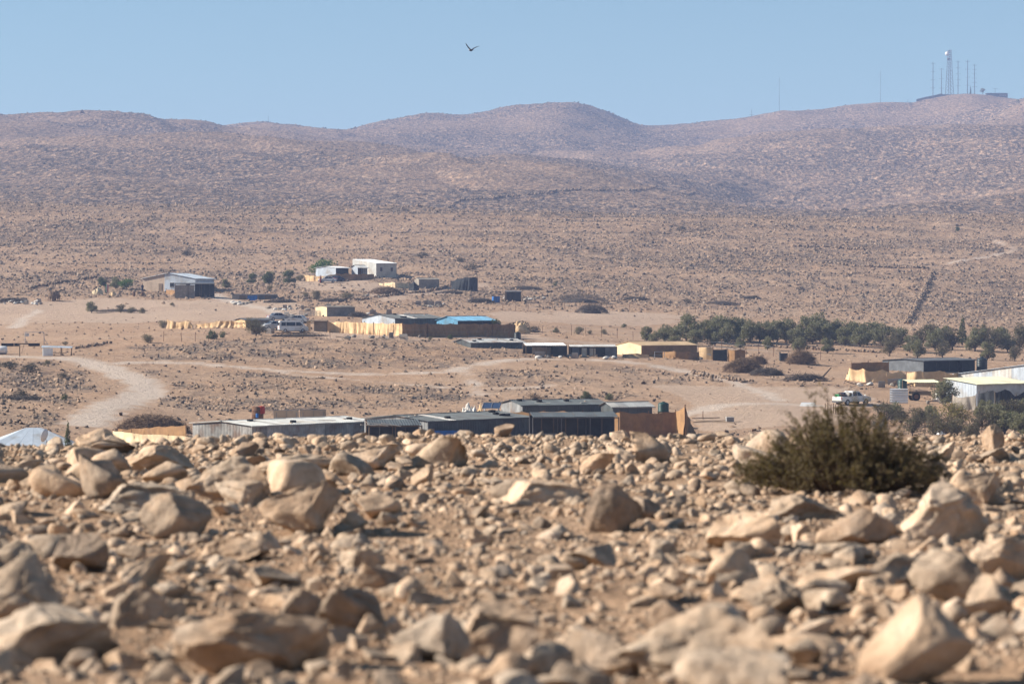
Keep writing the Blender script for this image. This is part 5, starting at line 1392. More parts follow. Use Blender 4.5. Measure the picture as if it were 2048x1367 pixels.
junk('below the stone pen with the blue tarpaulin', 500, 607, 14, 70, 4, 'rubbish below the pen', ('sack', 'burlap', 'sack', 'wood'))
junk('beside the white pallets', 600, 634, 12, 60, 5, 'scrap by the pallets')
junk('beside the black net screen', 1440, 719, 16, 90, 6, 'scrap by the net screen')
p = hit(992, 605); e = empty('cube_tank', p, R(15), 'bright blue cube tank at the edge of the goat pen', 'tank')
box('tank_body', e, (0, 0, .75), (1.5, 1.2, 1.3), 'tarp_blue'); box('base', e, (0, 0, .05), (1.6, 1.3, .1), 'wood')
for x in (-.5, 0, .5): box('strap', e, (x, -.615, .75), (.06, .03, 1.3), 'panelblue')
flat_canopy('goat_shelter', 'dark brush-roofed shelter in the goat pen', 1012, 640, 32, 3, 583, 'net_grey', 5, tilt=.2, walls=[(0, 1, 2.6, 0, 1, 'net')])
shed('stone_pen', 'dark roofless stone pen hung with sacking', 466, 618, 88, 8, 589.5, 589, 8, wall=lambda t: ('burlap', 'wood', 'net_grey')[int(t * 9) % 3], gable='burlap', roof='net_grey', step=1.4, cat='pen', over=.05)
cloth_fence('tarpaulin', 'blue tarpaulin hung on the dark stone pen', [(495, 615.5, 590), (515, 615.5, 589.5)], 'tarp_blue', 'tarpaulin', 66, .15, .05)
junk('on the ground around the white van', 560, 668, 14, 110, 7, 'scrap round the van', ('wood', 'burlap', 'wood', 'sheet_grey'))
junk('in the yard before the yellow-roofed building', 1900, 806, 16, 120, 8, 'scrap in the right-hand yard')
junk('along the foot of the long cloth fence', 760, 677, 16, 200, 9, 'scrap along the cloth fence', ('wood', 'burlap', 'wood_pale', 'sheet_grey'))
junk('on the slope above the long cloth fence', 760, 630, 16, 120, 10, 'scrap on the slope')
junk('before the low patched shelters', 1150, 716, 14, 170, 11, 'scrap by the shelters', ('wood', 'burlap', 'sheet_grey', 'sack'))
junk('in the cluttered yard between the stone pen and the sacking-covered hut', 600, 618, 26, 130, 12, 'yard clutter', ('wood', 'burlap', 'steel_dark', 'sheet_grey', 'wood', 'sack'))
junk('along the terrace below the white house', 700, 594, 16, 150, 13, 'terrace clutter', ('wood', 'burlap', 'steel_dark', 'wood'))
junk('beside the tan canvas screens of the right-hand yard', 1780, 772, 20, 170, 14, 'canvas yard clutter', ('wood', 'burlap', 'wood', 'sheet_grey', 'sack'))
brush_pile('tall dark brush heap between the black screen and the brush pile', 1515, 728, 40, 16, 400, 'twig', 55)
brush_pile('dark brush heap beside the sacking-covered hut', 715, 634, 40, 10, 400, 'twig_grey', 56)
# left house and its yard
def hgable(t): return 'sheet_blue_white' if t < .56 else 'plaster'
hs = shed('metal_roofed_house', 'plastered and metal-clad house with a wide low gable and grey-blue roof', 391, 640, 30, 112, 557, 546.5, 66, wall='sheet_blue_white', gable=hgable, roof='sheet_blue_white', cat='house', step=1.1, over=.35)
Wg = 112 * 640 / F / math.sin(R(66))
for f, z, w, h in ((.14, 1.7, 1.0, .8), (.44, 1.6, 1.0, 1.0)):
    w_ = empty('window', (-.06, Wg * f, z)); w_.parent = hs; box('pane', w_, (0, 0, 0), (.05, w, h), 'glass'); box('sill', w_, (-.05, 0, -h / 2 - .05), (.14, w + .2, .06), 'white'); box('frame', w_, (-.02, 0, h / 2 + .04), (.06, w + .1, .06), 'white')
d_ = empty('door', (-.06, Wg * .66, .95)); d_.parent = hs; box('leaf', d_, (0, 0, 0), (.06, .9, 1.9), 'wood'); box('handle', d_, (-.05, .3, 0), (.05, .04, .14), 'steel')
flat_canopy('black_tent', 'low black-roofed shelter beside the metal-roofed house', 350, 618, 78, 4.0, 567, 'net_grey', 6, tilt=.22, walls=[(0, .5, .1, 0, .9, 'burlap'), (.5, 1, 3.4, 0, 1, 'net')], cat='shelter')
for i, (px, py, h, k, lab) in enumerate(((232, 578, 26, 'olive1', 'grey-green tree before the white end wall of the house'), (253, 580, 24, 'vine', 'green leafy tree beside the grey-green one'), (206, 573, 22, 'dark1', 'dark green tree behind the cream tarpaulin'), (183, 626, 26, 'olive2', 'round grey-green tree standing alone below the house yard'), (242, 626, 20, 'grey2', 'thin twiggy bush in the line below the house yard'), (262, 626, 14, 'bush1', 'low bush beside the thin twiggy bush'), (285, 626, 12, 'bush2', 'small low bush at the end of the bush line'), (326, 656, 16, 'bush0', 'grey bush beside the ragged tan canvas'), (345, 612, 8, 'bush1', 'small bush on the bare ground below the cloth pen'))):
    tree(k, lab, px, py, h, name='tree' if h > 19 else 'shrub', cat='tree' if h > 19 else 'shrub')
heap('tarpaulin_heap', 'cream tarpaulin heap in front of the dark green tree', 194, 590, 24, 15, 'canvas_pale', 'tarpaulin', 61)
heap('tarpaulin_heap', 'tan tarpaulin heap beside the striped cloth post', 226, 593, 20, 10, 'canvas', 'tarpaulin', 62)
p = hit(214, 588); e = empty('flag_post', p, 0, 'post wrapped in green, white and red cloth', 'post'); tube('pole', e, (0, 0, -.2), (0, 0, 2.2), .05, 'wood')
for x, m in ((-.22, 'green_cloth'), (0, 'sack'), (.22, 'red')): box('cloth_strip', e, (x, -.06, 1.3), (.21, .05, 1.7), m)
cloth_fence('shade_cloth_fence', 'brown cloth pen before the low black-roofed shelter', [(332, 632, 578), (352, 629, 579), (380, 628, 580), (396, 630, 582)], 'shade', seed=67, folds=.15)
for i, (px, py) in enumerate(((268, 592), (285, 592))): 
    p = hit(px, py); e = empty('oil_drum', p, 0, ('rusty drum at one end of the long plank', 'rusty drum at the end of the long plank beside the person')[i], 'drum'); me = pyd('shell', *lathe([(.28, 0), (.3, .03), (.3, .87), (.28, .9)], 12)); me.materials.append(M('rust')); link('shell', me, None, e)
o = tube('scaffold_plank', None, hit(266, 592) + Vector((0, 0, .92)), hit(287, 592) + Vector((0, 0, .92)), .06, 'wood'); tag(o, 'long plank laid across two rusty drums', 'plank')
p = hit(108, 603); heap('earth_hut', 'round brown hut of brush and earth beside the rubbish strip', 107, 603, 26, 20, 'twig', 'hut', 71, flat=.7, rough=.2)
# far-left corner: goal, tyre rows, sign, lean-to, tank
p0, p1 = hit(50, 689), hit(88, 689); e = empty('swing_frame', p0, 0, 'thin steel swing frame on the open flat', 'frame'); d = p1 - p0; h = 25 * p0.y / F
for q in (Vector((0, 0, 0)), d):
    tube('upright', e, q, q + Vector((0, 0, h)), .05, 'steel'); tube('brace', e, q + Vector((.55, .4, 0)), q + Vector((0, 0, h * .5)), .04, 'steel'); tube('foot', e, q + Vector((-.05, 0, .05)), q + Vector((.6, .4, .05)), .04, 'steel')
tube('top_bar', e, Vector((0, 0, h)), d + Vector((0, 0, h)), .04, 'steel'); box('seat', e, d * .12 + Vector((0, 0, h - .4)), (.5, .3, .5), 'white')
for i, (px, w) in enumerate(((15, 24), (34, 10), (68, 22))):
    p = hit(px, 692); W_ = w * p.y / F; e = empty('feed_trough', p, 0, ('long dark feed trough on the flat by the swing frame', 'short dark feed trough between two longer ones', 'dark feed trough with a raised end below the swing frame')[i], 'trough')
    box('body', e, (0, 0, .22), (W_, .5, .4), 'rubber'); box('rim', e, (0, 0, .44), (W_ + .06, .56, .05), 'steel_dark'); box('foot', e, (-W_ * .3, 0, .02), (.15, .5, .08), 'steel_dark'); box('foot', e, (W_ * .3, 0, .02), (.15, .5, .08), 'steel_dark')
p = hit(39, 712); e = empty('sign_post', p, 0, 'brown wooden post with a dark crossboard', 'post'); tube('upright', e, (0, 0, -.2), (0, 0, 1.85), .09, 'wood'); box('crossboard', e, (.45, 0, 1.8), (1.7, .06, .16), 'wood'); tube('brace', e, (.3, 0, .4), (.65, 0, 1.75), .03, 'wood')
p = hit(96, 711); e = empty('lean_to', p, R(4), 'small lean-to with one white wall and a slanting grey-blue roof', 'shelter')
wall_run(e, (-.75, -.5), (.75, -.5), 1.15, 1.1, -.2, 'sheet_roofwhite', 1.5); wall_run(e, (-.75, 1.2), (-.75, -.5), 1.25, 1.15, -.2, 'sheet_white', 1.5)
for i in range(4): x0 = -.95 + i * 1.12; ribbed('roof_sheet', e, (x0, -.75, 1.22 - .03 * i), (x0 + 1.1, -.75, 1.19 - .03 * i), (x0 + 1.1, 1.3, 1.42 - .03 * i), (x0, 1.3, 1.45 - .03 * i), 'sheet_blue_white', .26, .03)
for x in (1.9, 3.3): tube('post', e, (x, -.5, -.2), (x + .2 * (x > 3), -.5, 1.2), .06, 'wood'); tube('post', e, (x, 1.1, -.2), (x, 1.1, 1.3), .06, 'wood')
box('bench', e, (1.7, .2, .35), (1.9, .5, .08), 'wood')
p = hit(2, 708); e = empty('white_tank', p, R(90), 'white drum-shaped tank lying by the far track', 'tank'); o = pyd('shell', *lathe([(.05, -.9), (.5, -.85), (.58, -.7), (.58, .7), (.5, .85), (.05, .9)], 16)); o.materials.append(M('white')); q = link('shell', o, None, e, (0, 0, .65), smooth=True); q.rotation_euler = (R(90), 0, 0); box('cradle', e, (0, 0, .08), (1.0, 1.4, .16), 'steel_dark')

# ------------------------------------------------------------------ olive grove and right-hand trees
rt = random.Random(5)
grove = [(1293, 683, 34), (1330, 684, 36), (1372, 682, 58), (1408, 680, 48), (1440, 681, 54), (1470, 683, 52), (1500, 686, 50), (1520, 684, 44), (1555, 684, 50), (1590, 690, 40), (1608, 684, 56), (1640, 684, 60), (1660, 688, 46), (1690, 692, 44), (1705, 686, 54), (1735, 690, 48), (1765, 692, 50), (1600, 704, 34), (1655, 706, 34), (1800, 690, 40), (1430, 692, 30), (1535, 700, 30), (1480, 698, 28),
         (1350, 690, 38), (1390, 690, 40), (1425, 684, 46), (1455, 688, 44), (1486, 682, 50), (1538, 686, 46), (1572, 684, 50), (1625, 688, 48), (1672, 684, 52), (1720, 694, 46), (1750, 686, 50), (1785, 700, 44), (1820, 704, 40), (1860, 690, 44), (1890, 692, 46), (1965, 694, 50), (2000, 694, 50), (2055, 694, 50), (1310, 688, 30),
         (1840, 694, 40), (1870, 700, 46), (1905, 700, 50), (1950, 702, 52), (1985, 704, 50), (2015, 704, 46), (2040, 702, 50), (2070, 706, 50), (1780, 712, 36), (1835, 716, 40), (1885, 716, 36), (1975, 720, 40), (2030, 722, 36), (1925, 690, 66)]
for i, (px, py, h) in enumerate(grove):
    key = ('olive%d' % (i % 5)) if px < 1780 or i % 2 else ('grey%d' % (i % 3))
    lab = 'grey-green olive tree in the grove below the hillside' if px < 1780 else 'twiggy grey-green tree in the orchard behind the shade-net shed'
    if px == 1925: key, lab = 'pine', 'tall thin conifer rising above the orchard trees'
    tree(key, lab, px, py, h * rt.uniform(.92, 1.08), None if px == 1925 else ('olive trees in the grove' if px < 1780 else 'orchard trees behind the shade-net shed'), name='conifer' if px == 1925 else 'olive_tree', sq=1.0 if px == 1925 else rt.uniform(.85, 1.0))
for i, (px, py, h, k, lab) in enumerate(((1770, 852, 52, 'grey0', 'dark twiggy olive tree with a forked trunk beside the near bush'), (1803, 850, 36, 'grey1', 'twiggy tree close beside the forked olive'), (1838, 852, 42, 'grey2', 'small round twiggy tree between two thin trunks'), (1866, 856, 34, 'grey0', 'low leaning twiggy tree below the old cart'), (1890, 812, 56, 'olive3', 'slender grey-green tree before the white ribbed building'),
        (1905, 858, 56, 'yellow', 'yellow-green spreading tree below the white cabinets'), (1895, 876, 50, 'grey1', 'bare twiggy bush below the yellow-green tree'), (1990, 850, 50, 'olive4', 'grey-green bush below the black tent'), (2030, 862, 46, 'dark1', 'dark green bush beside the wire posts'), (1955, 868, 44, 'grey2', 'thin bare tree behind the standing stone'), (2050, 845, 50, 'olive1', 'grey-green tree at the end of the black tent'), (1965, 835, 40, 'olive0', 'low grey-green bush beside the tent pole'))):
    tree(k, lab, px, py, h, name='tree' if h > 40 else 'bush', cat='tree')
for i, (px, py, h, k) in enumerate(((1760, 866, 34, 'grey1'), (1825, 872, 40, 'grey0'), (1858, 846, 40, 'olive2'), (1925, 848, 44, 'yellow'), (1940, 880, 36, 'grey1'), (1978, 868, 50, 'grey0'), (2010, 868, 52, 'olive0'), (2028, 845, 52, 'grey2'), (2046, 872, 50, 'olive3'), (1915, 872, 40, 'grey2'), (1870, 874, 40, 'grey1'), (1790, 842, 40, 'olive1'))):
    tree(k, 'dusty bush in the thick scrub below the right-hand yard', px, py, h, 'bushes below the right-hand yard', name='bush', cat='bush', sq=1.15)
p = hit(1951, 872); e = empty('tree_stump', p, 0, 'dark burnt stump below the orchard bushes', 'stump'); tube('stem', e, (0, 0, -.2), (0.05, 0, .95), .28, 'bark', 9, .85); tube('broken_limb', e, (0, 0, .5), (.35, .05, .9), .09, 'bark', 6, .6)
heap('white_bag', 'crumpled white plastic bag on the crest behind the near bush', 1885, 884, 26, 13, 'sheet_roofwhite', 'bag', 77, D=300)
for i, (px, py, h, k) in enumerate(((1040, 662, 22, 'dbush0'), (1068, 664, 14, 'dbush1'), (1112, 665, 11, 'gbush0'), (1157, 668, 15, 'bush0'), (1180, 668, 9, 'bush1'), (1208, 668, 11, 'bush2'), (1248, 655, 8, 'gbush1'), (900, 678, 10, 'gbush0'), (860, 680, 8, 'bush0'), (20, 738, 18, 'dbush0'), (62, 744, 20, 'dbush1'), (93, 731, 12, 'bush1'), (126, 756, 12, 'dbush0'), (128, 800, 12, 'gbush1'), (40, 795, 18, 'dbush1'), (130, 690, 8, 'bush0'), (1362, 462, 10, 'dbush0'), (1915, 462, 10, 'gbush0'), (375, 512, 14, 'dbush1'), (845, 515, 12, 'dbush0'), (920, 525, 12, 'dbush1'), (940, 540, 14, 'dbush0'), (1110, 572, 8, 'gbush1'), (1375, 606, 10, 'dbush0'), (1510, 598, 9, 'dbush1'), (1600, 580, 8, 'dbush0'), (1440, 372, 7, 'dbush1'), (1490, 372, 6, 'dbush0'), (1560, 408, 8, 'dbush0'), (1690, 422, 8, 'dbush1'))):
    lab = ('dark scrub bush dotted over the open slopes', 'grey-green shrub dotted over the open flats')[not k.startswith('d')]
    tree(k, lab, px, py, h, ('dark scrub bushes on the slopes', 'grey-green shrubs on the flats')[not k.startswith('d')], name='shrub', cat='shrub')

# ------------------------------------------------------------------ fences of wire and posts, stone rows
def wire_fence(label, pix, h=1.3, step=3.2, mat='rust'):
    P = path_pts(pix, .5); d = np.concatenate([[0], np.cumsum(np.linalg.norm(np.diff(P, axis=0), axis=1))])
    o0 = Vector((P[0, 0], P[0, 1], g1(*P[0]))); e = empty('wire_fence', o0, 0, label, 'fence'); last = None
    for t in np.arange(0, d[-1], step):
        x, y = np.interp(t, d, P[:, 0]), np.interp(t, d, P[:, 1]); q = Vector((x, y, g1(x, y))) - o0; hh = h * random.uniform(.85, 1.15); top = q + Vector((random.uniform(-.06, .06), 0, hh))
        tube('post', e, q - Vector((0, 0, .2)), top, .045, mat, 5)
        if last is not None:
            for f in (.45, .9): tube('wire', e, last[0].lerp(last[1], f), q.lerp(top, f), .008, 'steel', 3)
        last = (q, top)
wire_fence('post and wire fence along the near edge of the bare field', [(1085, 666), (1180, 672), (1300, 682), (1440, 690)], 1.6)
wire_fence('post and wire fence crossing the slope above the blue shed', [(880, 622), (1000, 622), (1130, 618), (1230, 620)], 1.5, 5)
wire_fence('post and wire fence along the foot of the hillside behind the grove', [(1225, 620), (1330, 622), (1480, 632), (1560, 640)], 1.6, 4)
wire_fence('post and wire fence round the dark trees by the left house', [(440, 590), (500, 586), (540, 580)], 1.5, 3)
wire_fence('wire fence before the dark and blue sheds below the long cloth fence', [(660, 674), (800, 676), (960, 678), (1030, 680)], 1.4, 4)
wire_fence('post and wire fence in front of the olive grove', [(1420, 700), (1540, 712), (1680, 722)], 1.7, 4)
wire_fence('wire fence below the ragged tan canvas', [(290, 682), (360, 682), (420, 684)], 1.4, 3)
wire_fence('wire fence on the slope under the orchard bushes', [(1850, 872), (1940, 866), (2060, 858)], 1.5, 2.4)
def stone_row(label, pix, w=.45, per=2.2, seed=1, h=.5, name='dry_stone_wall'):
    P = path_pts(pix, .4); rg = np.random.default_rng(seed); d = np.concatenate([[0], np.cumsum(np.linalg.norm(np.diff(P, axis=0), axis=1))])
    n = int(d[-1] * per * 2); t = rg.uniform(0, d[-1], n); x = np.interp(t, d, P[:, 0]) + rg.normal(0, w * .4, n); y = np.interp(t, d, P[:, 1]) + rg.normal(0, w * .4, n)
    W_ = w * rg.uniform(.4, 1.2, n); S = np.column_stack([W_, W_ * .8, W_ * rg.uniform(.5, .9, n)])
    e = empty(name, (x[0], y[0], g1(x[0], y[0])), 0, label, 'rock ledge' if name == 'rock_ledge' else 'stone wall')
    o = scatter('stones', TINY, np.column_stack([x, y, ground(x, y) + S[:, 2] * .3 + rg.uniform(0, h, n) * .5]) - np.array(e.location), S, M_ROCKM, None, None, seed=seed, kind='stuff')
    o.parent = e
    return o
stone_row('dark dry-stone wall running straight down the hillside to the orchard', [(1866, 545), (1852, 575), (1836, 605), (1822, 632), (1814, 648)], .7, 2.8, 1, 1.0)
stone_row('long dry-stone wall curving across the far spur', [(835, 414), (920, 402), (1000, 395), (1100, 386), (1200, 381), (1300, 379), (1390, 384)], 1.3, 0.8, 2, .8)
stone_row('ledge of pale rocks across the hillside above the grove', [(1585, 494), (1650, 494), (1730, 500)], 1.1, 1.6, 3, .6, 'rock_ledge')
stone_row('lower ledge of pale rocks across the hillside', [(1640, 525), (1740, 534), (1860, 538)], 1.0, 1.6, 4, .5, 'rock_ledge')
stone_row('row of stones edging the terrace below the white house', [(590, 596), (650, 600), (720, 600), (800, 588), (900, 572)], .7, 1.8, 5, .5)
stone_row('row of stones edging the flat by the dark brush pile', [(1385, 745), (1420, 756), (1490, 765)], .6, 2.0, 6, .4)
stone_row('stone row along the terrace in front of the grove', [(1490, 692), (1600, 697), (1760, 706)], .6, 2.0, 7, .5)
stone_row('line of dark stones beside the far track', [(145, 698), (190, 692), (225, 686)], .6, 1.6, 8, .4)
stone_row('dark ledge of rock slanting above the left house', [(60, 578), (150, 563), (240, 555)], .9, 1.6, 9, .5, 'rock_ledge')

# ------------------------------------------------------------------ people
def person_mesh():
    bm = bmesh.new(); sk = bm.verts.layers.skin.verify(); vs = {}
    def v(k, co, r): q = bm.verts.new(co); q[sk].radius = (r, r) if not isinstance(r, tuple) else r; vs[k] = q; return q
    v('pel', (0, 0, .95), (.15, .11)); v('bel', (0, 0, 1.12), (.14, .10)); v('che', (0, 0, 1.34), (.17, .11)); v('nec', (0, .01, 1.50), .055); v('hd0', (0, -.01, 1.60), (.075, .085)); v('hd1', (0, -.02, 1.70), .08)
    E = [('pel', 'bel'), ('bel', 'che'), ('che', 'nec'), ('nec', 'hd0'), ('hd0', 'hd1')]
    for s, n in ((-1, 'l'), (1, 'r')):
        v(n + 'hip', (s * .1, 0, .88), .095); v(n + 'kne', (s * .11, -.02, .48), .06); v(n + 'ank', (s * .12, .02, .08), .04); v(n + 'toe', (s * .13, -.16, .03), .035)
        v(n + 'sho', (s * .19, 0, 1.42), .06); v(n + 'elb', (s * .26, .02, 1.13), .045); v(n + 'wri', (s * .25, -.08, .90), .03); v(n + 'pal', (s * .25, -.10, .83), (.035, .02))
        E += [('pel', n + 'hip'), (n + 'hip', n + 'kne'), (n + 'kne', n + 'ank'), (n + 'ank', n + 'toe'), ('che', n + 'sho'), (n + 'sho', n + 'elb'), (n + 'elb', n + 'wri'), (n + 'wri', n + 'pal')]
        for k in range(4): v(n + 'f%d' % k, (s * .25, -.13 + .018 * k, .75 + .008 * abs(k - 1.5)), .009); E.append((n + 'pal', n + 'f%d' % k))
        v(n + 'th', (s * .22, -.15, .82), .01); E.append((n + 'pal', n + 'th'))
    for a, b in E: bm.edges.new((vs[a], vs[b]))
    me = bpy.data.meshes.new('person_cage'); bm.to_mesh(me); bm.free()
    o = bpy.data.objects.new('person_cage', me); COL.objects.link(o); me.skin_vertices[0].data[0].use_root = True
    o.modifiers.new('s', 'SKIN'); o.modifiers.new('u', 'SUBSURF').levels = 1
    dg = bpy.context.evaluated_depsgraph_get(); m = bpy.data.meshes.new_from_object(o.evaluated_get(dg)); bpy.data.objects.remove(o); return m
PM = person_mesh(); PM.materials.clear(); PM.materials.append(M('skin'))
def person(label, px, py, robe, rz=0, scarf=None):
    e = empty('person', hit(px, py), R(rz), label, 'person'); link('body', PM, None, e, smooth=True)
    me = pyd('clothing', *lathe([(.25, .10), (.23, .5), (.19, .95), (.18, 1.15), (.235, 1.38), (.16, 1.47), (.075, 1.53)], 16)); me.materials.append(M(robe)); o = link('clothing', me, None, e, smooth=True); o.scale = (1.05, .78, 1)
    for s in (-1, 1): tube('sleeve', e, (s * .2, 0, 1.42), (s * .262, .02, 1.12), .068, robe, 8, .85); tube('sleeve', e, (s * .262, .02, 1.14), (s * .252, -.07, .92), .056, robe, 8, .8)
    me = pyd('hair', *lathe([(.092, 1.60), (.098, 1.68), (.085, 1.76), (.03, 1.80)], 12)); me.materials.append(M(scarf or 'navy')); o = link('hair', me, None, e, (0, .02, 0), smooth=True)
person('person in maroon clothes standing at the nose of the white car', 641, 566, 'maroon', 80, 'maroon')
person('person in dark clothes standing behind the dark blue car', 675, 564, 'navy', -60)
person('person in long black clothes standing before the left house', 285, 583, 'navy', 10)

# ------------------------------------------------------------------ the bird
def bird():
    D = 130.0; p = Vector(((942 - 1024) / F * D, D, (YH - 101) / F * D))
    st = [(-.20, .004, 0), (-.15, .022, 0), (-.09, .045, -.005), (0, .058, -.012), (.08, .05, -.008), (.125, .032, .004), (.155, .030, .012), (.18, .022, .012), (.20, .006, .008)]
    n = 10; V = []; Fc = []
    for x, r, z in st: V += [(x, r * math.cos(6.2832 * i / n), z + r * .9 * math.sin(6.2832 * i / n)) for i in range(n)]
    for j in range(len(st) - 1): Fc += [(j * n + i, j * n + (i + 1) % n, (j + 1) * n + (i + 1) % n, (j + 1) * n + i) for i in range(n)]
    mi = [1 if j >= 5 else 0 for j in range(len(st) - 1) for i in range(n)]
    def plate(top, th, m):
        b = len(V); k = len(top); V.extend(top); V.extend([(x, y, z - th) for x, y, z in top]); Fc.append(tuple(range(b, b + k))); Fc.append(tuple(range(b + 2 * k - 1, b + k - 1, -1))); Fc.extend([(b + i, b + k + i, b + k + (i + 1) % k, b + (i + 1) % k) for i in range(k)]); mi.extend([m] * (2 + k))
    for s in (-1, 1):
        plate([(.08, s * .03, .02), (.10, s * .15, .12), (-.04, s * .16, .12), (-.07, s * .03, .02)], .012, 0)
        plate([(.10, s * .15, .12), (.05, s * .26, .20), (-.05, s * .26, .19), (-.04, s * .16, .12)], .01, 0)
        plate([(.05, s * .26, .20), (-.06, s * .36, .255), (-.09, s * .34, .24), (-.05, s * .26, .19)], .008, 0)
    plate([(-.13, -.02, .005), (-.13, .02, .005), (-.27, .06, 0), (-.28, 0, 0), (-.27, -.06, 0)], .008, 0)
    me = pyd('bird', V, Fc); me.materials.append(M('navy')); me.materials.append(M('sack')); me.polygons.foreach_set('material_index', mi)
    o = link('bird', me, None, None, p); o.rotation_euler = (R(8), R(-4), R(118)); tag(o, 'dark bird with a pale head flying with raised wings', 'bird')
bird()

# ------------------------------------------------------------------ masts and buildings on the far ridge
def ridge(px, D=2990): return at(px, D)
def mast(label, px, y0, y1, r=.32, arms=0, D=2990, name='antenna_mast', guy=False, group=None):
    p = ridge(px, D); zt = (YH - y0) / F * D - p.z; e = empty(name, p, 0, label, 'mast', group)
    tube('pole', e, (0, 0, -3), (0, 0, zt), r, 'steel_dark', 6, .6)
    for i in range(arms):
        z = zt * (.28 + .68 * i / max(1, arms - 1)); tube('crossarm', e, (-2.6, 0, z), (2.6, 0, z), .12, 'steel_dark', 4)
    if guy:
        for s in (-1, 1): tube('guy_wire', e, (s * zt * .45, 0, -1), (0, 0, zt * .95), .03, 'steel_dark', 3)
    return e
for px, y0, lab, ar in ((1865, 125, 'antenna mast standing on the ridge at the low end of the compound wall', 4), (1882, 137, 'shortest antenna mast beside the lattice tower', 3), (1915, 122, 'antenna mast with crossarms just beyond the lattice tower', 5), (1934, 121, 'antenna mast standing next to the cypress', 4), (1948, 129, 'antenna mast with many crossarms on the far side of the cypress', 6)):
    mast(lab, px, y0, 195, .42, ar)
mast('very thin guyed mast standing alone on the far ridge nearest the pass', 1558, 155, 222, .2, 0, guy=True)
mast('very thin guyed mast on the far ridge between the lone mast and the compound', 1760, 142, 210, .2, 0, guy=True)
mast('short pole on the dip of the far ridge', 1503, 218, 234, .3, 1); mast('short pole beside the compound wall', 1815, 199, 209, .2, 1); mast('thin pole on the low hill beside the cairn hill', 537, 232, 250, .25, 1); mast('power pole with an arm beside the ridge building', 1989, 177, 200, .25, 2)
def lattice():
    p = ridge(1898); H = (YH - 101) / F * 2990 - p.z; e = empty('lattice_tower', p, R(20), 'tall lattice tower with a white dish on the far ridge', 'tower')
    w = lambda z: 3.3 * (1 - z / H) + 1.2 * z / H
    lv = np.linspace(0, H, 13)
    for sx in (-1, 1):
        for sy in (-1, 1):
            tube('leg', e, (sx * w(-2), sy * w(-2), -3), (sx * w(H), sy * w(H), H), .24, 'steel_dark', 5)
    for i in range(12):
        a, b = lv[i], lv[i + 1]
        for sy in (-1, 1): tube('brace', e, (-w(a), sy * w(a), a), (w(b), sy * w(b), b), .11, 'steel_dark', 4); tube('brace', e, (w(a), sy * w(a), a), (-w(b), sy * w(b), b), .11, 'steel_dark', 4)
        for sx in (-1, 1): tube('brace', e, (sx * w(a), -w(a), a), (sx * w(b), w(b), b), .11, 'steel_dark', 4)
    for z in (H * .55, H * .8, H): tube('ring', e, (-w(z), -w(z), z), (w(z), -w(z), z), .14, 'steel_dark', 4)
    for z, r, m, x in ((H * .915, 2.3, 'white', -3.6), (H * .80, 1.5, 'steel_dark', -2.2)):
        me = pyd('dish', *lathe([(.1, 0)] + [(r * k / 5, .3 * r * (k / 5) ** 2) for k in range(1, 6)] + [(r, .3 * r + .5)], 18)); me.materials.append(M(m)); o = link('dish', me, None, e, (x, -1.6, z), smooth=True); o.rotation_euler = (R(90), 0, R(-35))
lattice()
tree('cypress', 'narrow cypress standing between the ridge masts', 1940, 0, 17, name='cypress_tree', D=2985); tree('euc', 'round-headed tree beside the masts on the ridge', 1965, 0, 15, name='tree', D=2985); tree('euc', 'dark tree on the rim of the near right-hand hill', 2035, 0, 9, name='tree', D=2620)
def ridge_wall(label, x0, x1, D, h, mat, name, cat):
    a, b = at(x0, D), at(x1, D); e = empty(name, a, 0, label, cat); n = 8
    for i in range(n):
        P, Q = at(x0 + (x1 - x0) * i / n, D), at(x0 + (x1 - x0) * (i + 1) / n, D)
        quad('wall_section', e, [P - a - Vector((0, 0, 2)), Q - a - Vector((.05, 0, 2)), Q - a + Vector((-.05, 0, h)), P - a + Vector((0, 0, h))], mat, .6)
ridge_wall('dark compound wall along the mast ridge', 1832, 1884, 2990, 2.6, 'sheet_dark', 'compound_wall', 'wall')
ridge_wall('dark wall running past the foot of the masts', 1884, 1952, 2990, 1.6, 'sheet_dark', 'compound_wall', 'wall')
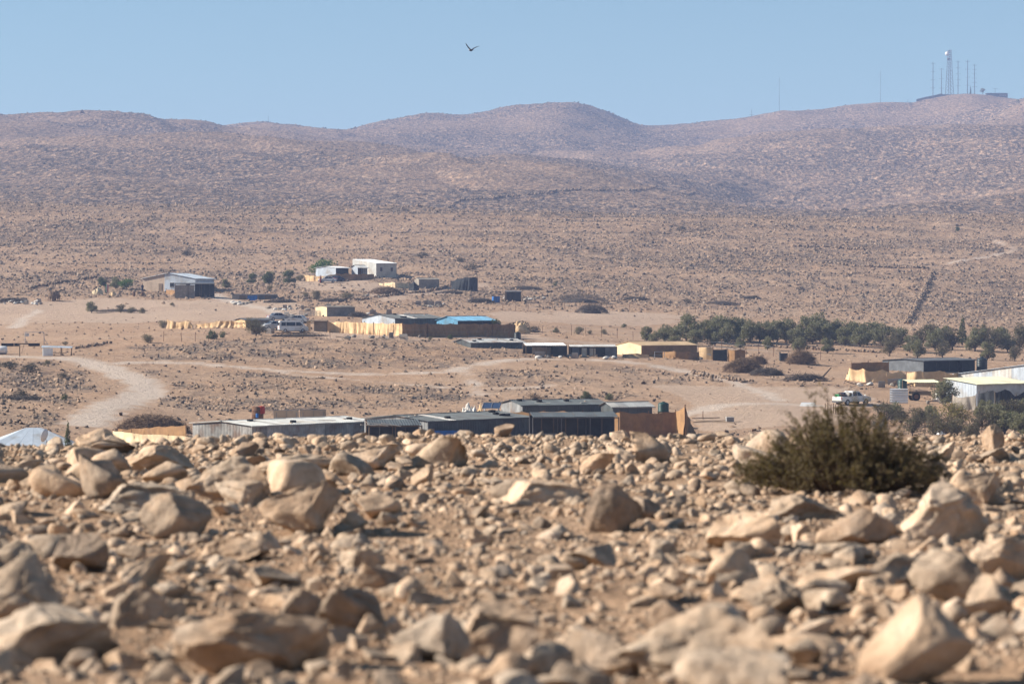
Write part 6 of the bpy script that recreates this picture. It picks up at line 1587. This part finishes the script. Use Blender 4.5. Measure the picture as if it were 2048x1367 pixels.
p = at(1992, 2990); e = empty('ridge_building', p, 0, 'long low flat-roofed building on the ridge beyond the masts', 'building'); box('wall', e, (0, 0, 1.5), (22, 8, 5), 'net_grey'); box('roof', e, (0, 0, 4.2), (23, 9, .4), 'sheet_dark')
for i in range(4): box('window', e, (3 + i * 2.0, -4.05, 2.0), (1.2, .15, 1.6), 'cream')
def cairn(label, px, D, h):
    p = at(px, D); e = empty('stone_cairn', p, 0, label, 'cairn'); rg = random.Random(px)
    for k in range(5):
        for j in range(5 - k):
            V, Fc = LOW[rg.randrange(12)]; me = raw_mesh('stone', V, Fc); me.materials.append(M_ROCKM); o = link('stone', me, None, e, ((j - (4 - k) / 2) * h * .28, rg.uniform(-.2, .2) * h, h * (.08 + .2 * k))); o.scale = (h * .42, h * .5, h * .3)
cairn('pointed stone cairn on top of the left hill', 165, 2290, 3.0); cairn('small cairn on the shoulder of the left hill', 3, 2290, 2.4)

# ------------------------------------------------------------------ haze: one box of pale air round the whole place
def build_haze():
    Rm = 9300.0
    zlo = min(v.co.z for v in GROUND.data.vertices) - 1.0
    zhi = HAZE_TOP
    V = [(-Rm, -Rm, zlo), (Rm, -Rm, zlo), (Rm, Rm, zlo), (-Rm, Rm, zlo), (-Rm, -Rm, zhi), (Rm, -Rm, zhi), (Rm, Rm, zhi), (-Rm, Rm, zhi)]
    me = pyd('haze', V, [(0, 3, 2, 1), (4, 5, 6, 7), (0, 1, 5, 4), (1, 2, 6, 5), (2, 3, 7, 6), (3, 0, 4, 7)])
    m = bpy.data.materials.new('haze'); m.use_nodes = True
    t = m.node_tree; t.nodes.clear()
    out = t.nodes.new('ShaderNodeOutputMaterial'); pv = t.nodes.new('ShaderNodeVolumePrincipled')
    pv.inputs['Color'].default_value = HAZE_COL
    pv.inputs['Density'].default_value = HAZE_D
    pv.inputs['Anisotropy'].default_value = 0.0
    t.links.new(pv.outputs[0], out.inputs['Volume'])
    me.materials.append(m)
    o = link('haze', me)
    o.display_type = 'WIRE'
    tag(o, 'thin pale desert haze filling the valley air', 'haze', kind='stuff')
HAZE_TOP, HAZE_COL, HAZE_D = 310.0, (0.47, 0.60, 1.0, 1), 0.00021
build_haze()
print('objects', len(bpy.data.objects))
